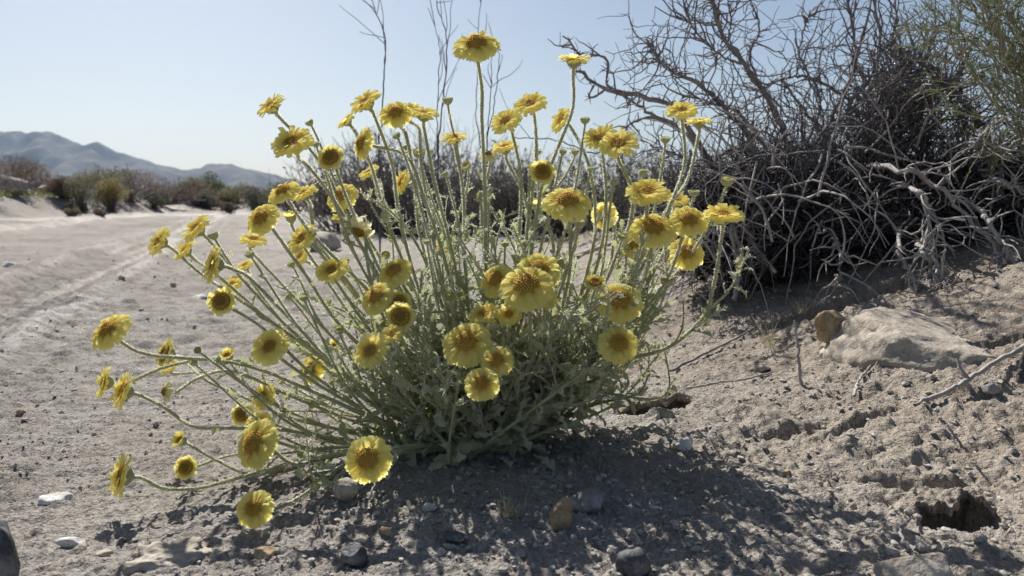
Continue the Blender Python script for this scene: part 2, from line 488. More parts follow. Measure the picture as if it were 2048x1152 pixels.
def build_burrow_roof(label, hole, w, seed, fwd):
    """ragged crust of soil that roofs the far half of a burrow"""
    hx, hy = hole[0], hole[1]
    saved = HOLES[:]; HOLES[:] = [h for h in HOLES if h is not hole]
    n = 90
    X, Y = np.meshgrid(np.linspace(hx - w, hx + w, n), np.linspace(hy - 0.03, hy + 0.075, n))
    Z = height(X, Y)
    HOLES[:] = saved
    dx = (X - hx) / w; b = (Y - hy + fwd - hole[5] * (X - hx)) + 0.012 * perlin(X * 45, Y * 10, seed) + 0.006 * perlin(X * 120, Y * 60, seed + 1)
    edge = np.hypot(dx, (Y - hy - 0.02) / 0.052) + 0.12 * perlin(X * 40, Y * 40, seed + 2)
    keep = (b > 0) & (edge < 0.97)
    Z = Z + 0.0015 + 0.007 * np.exp(-(b / 0.03) ** 2) * sm((1 - np.abs(dx)) / 0.5) - 0.006 * sm((edge - 0.6) / 0.35)
    V = np.stack([X, Y, Z], -1).reshape(-1, 3)
    i = np.arange(n - 1)[:, None] * n; j = np.arange(n - 1)[None]
    Q = np.stack([i + j, i + j + 1, i + n + j + 1, i + n + j], -1).reshape(-1, 4)
    Q = Q[keep.ravel()[Q].all(1)]
    used = np.unique(Q); mp = np.full(len(V), -1); mp[used] = np.arange(len(used)); V = V[used]; Q = mp[Q]
    E = np.concatenate([Q[:, [0, 1]], Q[:, [1, 2]], Q[:, [2, 3]], Q[:, [3, 0]]]); key = {tuple(e) for e in E}
    rim = np.array([[a, c] for a, c in key if (c, a) not in key])
    m = len(V); V2 = np.vstack([V, V - np.array([0, 0, 0.009]) * (0.7 + 0.3 * perlin(V[:, :1] * 60, V[:, 1:2] * 60, 4))])
    F = np.concatenate([Q, Q[:, ::-1] + m, np.stack([rim[:, 1], rim[:, 0], rim[:, 0] + m, rim[:, 1] + m], -1)])
    o = obj("soil_crust", mesh_from("soil_crust", V2 - [hx, hy, 0], F, M_GROUND, attrs={"rut": np.full(len(V2), 0.5), "bank": np.full(len(V2), 0.8)}), loc=(hx, hy, 0))
    tag(o, label, "soil crust")
build_burrow_roof("ragged crust of soil roofing the dark burrow beside the plant", HOLES[0], 0.055, 5, 0.006)
build_burrow_roof("ragged crust of soil roofing the dark burrow at lower right", HOLES[1], 0.045, 15, 0.002)

def build_ground():
    a_f = np.arange(-0.70, 0.70001, 0.0030)
    da, a, side = 0.004, 0.70, []
    while a < math.pi - 0.02:
        a += da; da = min(da * 1.16, 0.16); side.append(a)
    side = [s for s in side if s < math.pi - 0.05]
    ang = np.concatenate([-np.array(side[::-1]), a_f, np.array(side)])
    rr = [0.03]
    while rr[-1] < 6500:
        r = rr[-1]
        g = 0.14 if r < 0.33 else (0.0041 if r < 2.0 else (0.0041 + 0.0085 * min(1, (r - 2.0) / 5) if r < 22 else 0.07))
        rr.append(r * (1 + g))
    rr = np.array(rr)
    A, R = np.meshgrid(ang, rr)
    X = np.sin(A) * R; Y = np.cos(A) * R
    Z = height(X, Y)
    nr, na = X.shape
    V = np.stack([X, Y, Z], -1).reshape(-1, 3)
    i = np.arange(nr - 1)[:, None] * na; j = np.arange(na)[None, :]; j2 = (j + 1) % na
    Q = np.stack([i + j, i + j2, i + na + j2, i + na + j], -1).reshape(-1, 4)
    C = V[Q].mean(1)
    u, s = track_us(C[:, 0], C[:, 1])
    wob = 0.12 * perlin(C[:, 0] * 1.3, C[:, 1] * 1.3, 77)
    road = (u + wob < 0.55) & (u + wob > -2.3) & (s > -6) & (s < 60)
    # centre cap
    Vc = np.vstack([V, [[0, 0, float(height(0, 0))]]])
    T = np.stack([np.arange(na), np.full(na, len(V)), (np.arange(na) + 1) % na], -1)
    u, s = track_us(Vc[:, 0], Vc[:, 1])
    rut = 0.12 + np.exp(-((u - 0.02) / 0.36) ** 4) * np.clip(0.40 + 1.3 * perlin(u * 15, s * 0.35, 13) + 0.6 * perlin(u * 40, s * 0.9, 14), -0.1, 1)
    rut = rut + 0.8 * np.exp(-((u + 1.65) / 0.3) ** 4) + np.exp(-((u - 0.05) / 0.035) ** 2) * 0.7
    a0, a1 = on_ground(-150, 447)[0][:2], on_ground(500, 427)[0][:2]
    ab = a1 - a0; nn = np.array([ab[1], -ab[0]]) / np.hypot(*ab)
    q2 = (Vc[:, 0] - a0[0]) * nn[0] + (Vc[:, 1] - a0[1]) * nn[1]
    rut = rut + 0.9 * np.exp(-((q2 + 0.15 * perlin(Vc[:, 0] * .6, Vc[:, 1] * .6, 15)) / 0.75) ** 4)
    rut = np.where(u > 0.6, 0.5, 0.5 + (np.clip(rut, 0, 1) - 0.5) * sm((s + 4) / 2) * sm((0.6 - u) / 0.25))
    def sub(Vs, Fs):
        used = np.unique(np.concatenate([f.ravel() for f in Fs]))
        mp = np.full(len(Vs), -1); mp[used] = np.arange(len(used))
        return Vs[used], [mp[f] for f in Fs], rut[used]
    v, f, ra = sub(Vc, [Q[~road][:, ::-1], T[:, ::-1]])
    o = obj("ground", mesh_from("ground", v, f, M_GROUND, attrs={"rut": ra, "bank": sm((v[:, 0] + 0.2 * perlin(v[:, 0] * 3, v[:, 1] * 3, 17)) / 0.5)})); o["kind"] = "structure"
    v, f, ra = sub(Vc, [Q[road][:, ::-1]])
    o = obj("dirt_road", mesh_from("dirt_road", v, f, M_GROUND, attrs={"rut": ra, "bank": sm((v[:, 0] + 0.2 * perlin(v[:, 0] * 3, v[:, 1] * 3, 17)) / 0.5)})); o["kind"] = "structure"
build_ground()

# loose gravel on the sand
def build_gravel():
    rg = np.random.default_rng(3)
    V0, F0 = ico(1)
    N = 27000
    r = 0.42 * (6.5 / 0.42) ** (rg.random(N) ** 1.6); a = rg.uniform(-0.70, 0.70, N)
    x, y = np.sin(a) * r, np.cos(a) * r
    keep = (perlin(x * 2.2, y * 2.2, 9) + 0.5 * perlin(x * 9, y * 9, 10) + rg.uniform(-0.35, 0.6, N) + 0.35 * sm((x + 0.2) / 0.4)) > 0.14
    x, y, r = x[keep], y[keep], r[keep]; N = len(x)
    size = (0.0008 + 0.0030 * rg.random(N) ** 5.0) * (0.8 + 0.28 * np.minimum(r, 5))
    z = height(x, y)
    V0, F0 = ico(1) if False else ico(1)
    jit = 1 + 0.28 * rg.normal(size=(N, len(V0), 1)).clip(-1.5, 1.5)
    sc = size[:, None, None] * rg.uniform(0.65, 1.25, (N, 1, 3)) * np.array([1, 1, 0.75])
    V = V0[None] * jit * sc
    th = rg.uniform(0, 6.28, N)[:, None]; c, s = np.cos(th), np.sin(th)
    V = np.stack([V[..., 0] * c - V[..., 1] * s, V[..., 0] * s + V[..., 1] * c, V[..., 2]], -1)
    V += np.stack([x, y, z + size * 0.25], -1)[:, None, :]
    Fc = (F0[None] + (np.arange(N) * len(V0))[:, None, None]).reshape(-1, 3)
    o = obj("gravel", mesh_from("gravel", V.reshape(-1, 3), Fc, M_GRAVEL, smooth=False))
    o["kind"] = "stuff"; tag(o, "loose pale gravel and crumbs of earth strewn over the sand", "gravel")
build_gravel()

# ------------------------------------------------------------------ mountains
def build_mountain():
    m, nt, b, out = new_mat("scrub_mountain")
    b.inputs["Roughness"].default_value = 0.95; b.inputs["Specular IOR Level"].default_value = 0.1
    n = noise_node(nt, 0.012, 8, 0.65)
    r = ramp(nt, n.outputs[0], [(0.36, (0.022, 0.024, 0.022)), (0.5, (0.05, 0.046, 0.04)), (0.64, (0.105, 0.088, 0.075))])
    nt.links.new(r.outputs[0], b.inputs["Base Color"])
    prof = np.array([(-2600, 300), (-1800, 322), (-1100, 290), (-700, 262), (-350, 280), (-120, 262), (0, 267), (25, 264), (55, 270), (85, 265), (120, 268), (150, 278), (180, 291), (210, 292), (240, 303), (270, 312),
                     (300, 320), (325, 331), (350, 334), (375, 341), (400, 333), (418, 326), (435, 323), (465, 328), (490, 336), (515, 341), (545, 347), (575, 357), (610, 363), (660, 374), (720, 380),
                     (800, 388), (950, 392), (1200, 396), (1600, 392), (2400, 396)], float)
    R0, R1 = 2100.0, 4300.0
    px = np.linspace(-2600, 2400, 400)
    el = (400 - np.interp(px, prof[:, 0], prof[:, 1])) / F_PX
    rr = np.linspace(0, 1, 70)
    PX, T = np.meshgrid(px, rr)
    EL = np.meshgrid(el, rr)[0]
    A = np.arctan((PX - CX) / F_PX)
    D = R0 + (R1 - R0) * T
    X = np.sin(A) * D / np.cos(A); Y = D
    ridge_t = 0.58 + 0.08 * perlin(PX * 0.006, PX * 0, 4)
    up = np.clip(T / ridge_t, 0, 1); dn = np.clip((1 - T) / (1 - ridge_t), 0, 1)
    shape = np.where(T < ridge_t, up ** 1.35, dn)
    Dr = R0 + (R1 - R0) * ridge_t
    H = EL * Dr * shape
    w = 4 * shape * (1 - shape) + 0.07
    spur = 1 - np.abs(perlin(X * 0.0042 + 0.4 * perlin(X * .003, Y * .003, 2), Y * 0.0017, 6)) * 2.2
    H = H + w * H * 0.40 * (spur - 0.5) + w * H * 0.22 * perlin(X * 0.013, Y * 0.008, 7) + 0.045 * H * perlin(X * 0.02, Y * 0.016, 8) + 0.02 * H * perlin(X * 0.05, Y * 0.04, 9)
    H = H - 1.5
    nr, na = X.shape
    i = np.arange(nr - 1)[:, None] * na; j = np.arange(na - 1)[None, :]
    Q = np.stack([i + j, i + j + 1, i + na + j + 1, i + na + j], -1).reshape(-1, 4)
    o = obj("mountain", mesh_from("mountain", np.stack([X, Y, H], -1).reshape(-1, 3), Q, m)); o["kind"] = "structure"
build_mountain()

# ------------------------------------------------------------------ haze
def build_haze():
    m = bpy.data.materials.new("haze_air"); m.use_nodes = True
    nt = m.node_tree; nt.nodes.remove(nt.nodes["Principled BSDF"])
    v = nt.nodes.new("ShaderNodeVolumePrincipled")
    v.inputs["Color"].default_value = (0.50, 0.70, 0.98, 1)
    v.inputs["Density"].default_value = HAZE
    v.inputs["Anisotropy"].default_value = 0.2
    nt.links.new(v.outputs[0], nt.nodes["Material Output"].inputs["Volume"])
    x, y0, y1, z0, z1 = 6800, -6800, 6800, -3.0, 420
    V = [(-x, y0, z0), (x, y0, z0), (x, y1, z0), (-x, y1, z0), (-x, y0, z1), (x, y0, z1), (x, y1, z1), (-x, y1, z1)]
    Q = [(0, 3, 2, 1), (4, 5, 6, 7), (0, 1, 5, 4), (1, 2, 6, 5), (2, 3, 7, 6), (3, 0, 4, 7)]
    o = obj("haze", mesh_from("haze", V, np.array(Q), m, smooth=False)); o["kind"] = "stuff"
    tag(o, "pale blue air haze over the far hills", "haze")
HAZE = 0.000075
build_haze()
# ------------------------------------------------------------------ the flowering plant
ROOT, _ = on_ground(965, 893)
plant = thing("desert_marigold", "bushy desert marigold covered in yellow flowers on pale felted stems", "flowering plant", ROOT)

# --- pieces of a flower head (unit radius, facing +Z)
def petal_geo(th, r0, r1, w, z0, slope, droop, rg, channel=0.10):
    rows = np.array([0, 0.22, 0.5, 0.78, 0.93, 1.0]); cols = np.array([-1, -0.5, 0, 0.5, 1.0])
    tip = np.array([0.91, 1.0, 0.945, 1.0, 0.91]) + rg.normal(0, 0.012, 5)
    T, Cc = np.meshgrid(rows, cols, indexing='ij')
    Tp = np.meshgrid(rows, tip, indexing='ij')[1]
    t = T * (1 - (1 - Tp) * sm((T - 0.6) / 0.4))
    wid = w * (0.42 + 0.58 * np.sin(np.clip(T * 1.25, 0, 1) * np.pi / 2)) * (1 - 0.12 * sm((T - 0.8) / 0.2))
    L = r1 - r0
    tw = rg.normal(0, 0.16); bend = rg.normal(0, 0.05)
    x = r0 + L * t; y = Cc * wid + bend * t * t * L
    z = z0 + slope * L * t - droop * L * t * t + channel * w * (Cc ** 2) * T + tw * Cc * wid * T + 0.02 * np.sin(6 * T + rg.uniform(0, 6)) * T
    z = z - 0.012 * (np.abs(Cc) == 0.5) * T
    c, s = math.cos(th), math.sin(th)
    V = np.stack([x * c - y * s, x * s + y * c, z], -1).reshape(-1, 3)
    nr, nc = T.shape
    i = np.arange(nr - 1)[:, None] * nc; j = np.arange(nc - 1)[None]
    Q = np.stack([i + j, i + j + 1, i + nc + j + 1, i + nc + j], -1).reshape(-1, 4)
    return V, Q, np.clip(T.ravel() * 1.6, 0, 1)

def revolve(prof, n=14, wob=0.0, rg=None):
    prof = np.array(prof, float); k = len(prof)
    a = np.arange(n) / n * 2 * np.pi
    rad = prof[:, 0][:, None] * (1 + (wob * rg.normal(size=(1, n)) if rg is not None else 0))
    V = np.stack([rad * np.cos(a), rad * np.sin(a), np.repeat(prof[:, 1][:, None], n, 1)], -1).reshape(-1, 3)
    i = np.arange(k - 1)[:, None] * n; j = np.arange(n)[None]; j2 = (j + 1) % n
    return V, np.stack([i + j, i + j2, i + n + j2, i + n + j], -1).reshape(-1, 4)

def florets(mb_lo, mb_hi, R, hgt, n, rg, size=0.05, open_from=0.45, concave=0.0):
    k = np.arange(n) + 0.5
    r = np.sqrt(k / n); th = k * 2.39996
    a = np.arange(5) / 5 * 2 * np.pi
    for q in range(n):
        rr = r[q]; x, y = R * rr * math.cos(th[q]), R * rr * math.sin(th[q])
        z = hgt * (1 - rr * rr) - concave * (1 - rr) * 0.25
        nrm = unit([x * 2 * hgt / R / R * 0.6 + rg.normal(0, .12), y * 2 * hgt / R / R * 0.6 + rg.normal(0, .12), 1.0])
        A = unit(np.cross(nrm, [0.3, 0.8, 0.1])); B = np.cross(nrm, A)
        op = rr > open_from
        h = size * (1.7 if op else 1.1) * rg.uniform(0.75, 1.3); s = size * rg.uniform(0.75, 1.1)
        rings = [(0.55, -0.3), (0.6, 0.5), (1.0 if op else 0.75, 0.85), (0.12, 1.0 if not op else 0.78)]
        V = np.concatenate([np.array([x, y, z]) + nrm * (h * hz) + s * f * (np.cos(a)[:, None] * A + np.sin(a)[:, None] * B) for f, hz in rings])
        Q = np.array([[i * 5 + j, i * 5 + (j + 1) % 5, i * 5 + 5 + (j + 1) % 5, i * 5 + 5 + j] for i in range(3) for j in range(5)])
        (mb_hi if op else mb_lo).add(V, Q)

def disc_mesh(name, R, hgt, n, rg, size, open_from, mats, concave=0.0):
    lo, hi = MB(), MB()
    V, Q = revolve([(R * 1.02, -0.12), (R, 0.0), (R * 0.75, hgt * 0.42), (R * 0.4, hgt * 0.82 - concave * .15), (0.001, hgt - concave * 0.25)], 16)
    lo.add(V, Q); florets(lo, hi, R, hgt, n, rg, size, open_from, concave)
    nlo = sum(len(q) for q in lo.Q)
    if hi.Q:
        off = lo.n
        for v, q in zip(hi.V, hi.Q): lo.V.append(v); lo.Q.append(q + off)
        nhi = sum(len(q) for q in hi.Q)
    else: nhi = 0
    return mesh_from(name, np.concatenate(lo.V), [np.concatenate(lo.Q)], mats, mat_idx=np.r_[np.zeros(nlo), np.ones(nhi)])

def calyx_mesh(name, prof, rg, teeth=16, mats=None, top=None):
    V, Q = revolve(prof, 2 * teeth, 0.03, rg)
    n = 2 * teeth
    V = V.reshape(-1, n, 3)
    V[-1, ::2, :2] *= 1.06; V[-1, 1::2, 2] -= 0.14 * (prof[-1][0]); V = V.reshape(-1, 3)
    if top is None: return mesh_from(name, V, [Q], mats)
    V2, Q2 = revolve(top, 16); 
    return mesh_from(name, np.vstack([V, V2]), [np.vstack([Q, Q2 + len(V)])], mats, mat_idx=np.r_[np.zeros(len(Q)), np.ones(len(Q2))])

def head_petals(kind, rg):
    P = []
    if kind == 'flat':       # opened flat, ruffled, facing the sky
        for (n, r1, z0, sl, dr, w) in ((24, 1.0, -0.02, 0.10, 0.18, 0.14), (22, 0.94, 0.03, 0.24, 0.18, 0.13), (17, 0.80, 0.07, 0.42, 0.2, 0.115)):
            o = rg.uniform(0, 6)
            for k in range(n):
                P.append(petal_geo(o + (k + rg.normal(0, 0.16)) * 2 * np.pi / n, 0.30, r1 * rg.uniform(0.93, 1.05), w * rg.uniform(0.85, 1.15), z0, sl + rg.normal(0, .14), dr, rg))
    elif kind == 'reflex':   # rays bent back round a domed disc
        for (n, r1, z0, sl, dr, w) in ((24, 1.0, -0.05, 0.02, 0.36, 0.15), (22, 0.95, -0.01, 0.12, 0.38, 0.14), (9, 0.84, 0.03, 0.26, 0.34, 0.12)):
            o = rg.uniform(0, 6)
            for k in range(n):
                P.append(petal_geo(o + (k + rg.normal(0, 0.12)) * 2 * np.pi / n, 0.30, r1 * rg.uniform(0.95, 1.04), w * rg.uniform(0.9, 1.1), z0, sl + rg.normal(0, .05), dr, rg))
    elif kind == 'cup':      # short pale rays round a dark cup
        for (n, r1, z0, sl, dr, w) in ((18, 1.0, -0.10, 0.25, 0.2, 0.22), (16, 0.93, -0.04, 0.55, 0.2, 0.18)):
            o = rg.uniform(0, 6)
            for k in range(n):
                P.append(petal_geo(o + (k + rg.normal(0, 0.15)) * 2 * np.pi / n, 0.60, r1 * rg.uniform(0.9, 1.1), w, z0, sl + rg.normal(0, .15), dr, rg))
    elif kind == 'young':    # small crown of upright rays
        for (n, r1, z0, sl, dr, w) in ((14, 1.0, 0.0, 0.75, 0.3, 0.2), (12, 0.85, 0.02, 1.1, 0.35, 0.17), (8, 0.62, 0.04, 1.3, 0.4, 0.15)):
            o = rg.uniform(0, 6)
            for k in range(n):
                P.append(petal_geo(o + (k + rg.normal(0, 0.15)) * 2 * np.pi / n, 0.36, r1 * rg.uniform(0.88, 1.1), w, z0, sl + rg.normal(0, .15), dr, rg))
    elif kind == 'wilt':     # spent papery rays hanging back
        for (n, r1, z0, sl, dr, w) in ((12, 1.05, -0.05, -0.2, 0.7, 0.26), (9, 1.0, 0.0, 0.05, 0.75, 0.26)):
            o = rg.uniform(0, 6)
            for k in range(n):
                P.append(petal_geo(o + (k + rg.normal(0, 0.3)) * 2 * np.pi / n, 0.38, r1 * rg.uniform(0.8, 1.1), w, z0, sl + rg.normal(0, .3), dr, rg))
    return P

CALYX = [(0.10, -0.52), (0.20, -0.47), (0.36, -0.34), (0.45, -0.16), (0.48, -0.02)]
CALYX_DEEP = [(0.10, -0.80), (0.30, -0.72), (0.55, -0.50), (0.66, -0.22), (0.66, 0.0)]
HEADS = {}
def make_variants():
    for kind, nv, mat in (('flat', 5, M_PETAL), ('reflex', 5, M_PETAL), ('cup', 3, M_LEMON), ('young', 3, M_PETAL), ('wilt', 2, M_PAPER)):
        HEADS[kind] = []
        for v in range(nv):
            rg = np.random.default_rng(hash((len(kind), v, kind[0] == 'f')) % 9999)
            P = head_petals(kind, rg)
            mb = MB()
            for V, Q, a in P: mb.add(V, Q, a)
            pm = mb.mesh("ray_petals", mat, attr="rad")
            if kind in ('flat', 'reflex'):
                dm = disc_mesh("disc", 0.43, 0.10 if kind == 'flat' else 0.22, 85, rg, 0.038, 0.5 + rg.uniform(-.15, .3), [M_DISC, M_DISCTIP])
                cm = calyx_mesh("calyx", CALYX, rg, mats=M_BUD); dep = 0.52
            elif kind == 'cup':
                dm = disc_mesh("disc", 0.58, 0.16, 70, rg, 0.06, 0.60, [M_DISCDARK, M_DISCTIP], concave=0.5)
                cm = calyx_mesh("calyx", CALYX_DEEP, rg, mats=M_BUD); dep = 0.80
            elif kind == 'young':
                dm = disc_mesh("disc", 0.42, 0.12, 40, rg, 0.06, 0.6, [M_DISC, M_DISCTIP])
                cm = calyx_mesh("calyx", [(0.12, -0.75), (0.3, -0.66), (0.5, -0.42), (0.56, -0.15), (0.52, 0.05)], rg, mats=M_BUD); dep = 0.75
            else:
                dm = disc_mesh("disc", 0.40, 0.25, 50, rg, 0.05, 0.8, [M_DISCDARK, M_DISC])
                cm = calyx_mesh("calyx", CALYX, rg, mats=M_BUD); dep = 0.52
            HEADS[kind].append((pm, dm, cm, dep, P))
    HEADS['bud'] = []
    for v in range(4):
        rg = np.random.default_rng(400 + v)
        open_ = (v % 2 == 0)
        prof = [(0.16, -1.25), (0.45, -1.12), (0.82, -0.72), (1.0, -0.25), (0.97 if open_ else 0.86, 0.12)]
        top = [(0.93, 0.0), (0.7, -0.02), (0.4, -0.12 if open_ else 0.12), (0.001, -0.2 if open_ else 0.2)]
        HEADS['bud'].append((calyx_mesh("bud", prof, rg, 10, [M_BUD, M_BUDTOP], top), 1.25))
make_variants()

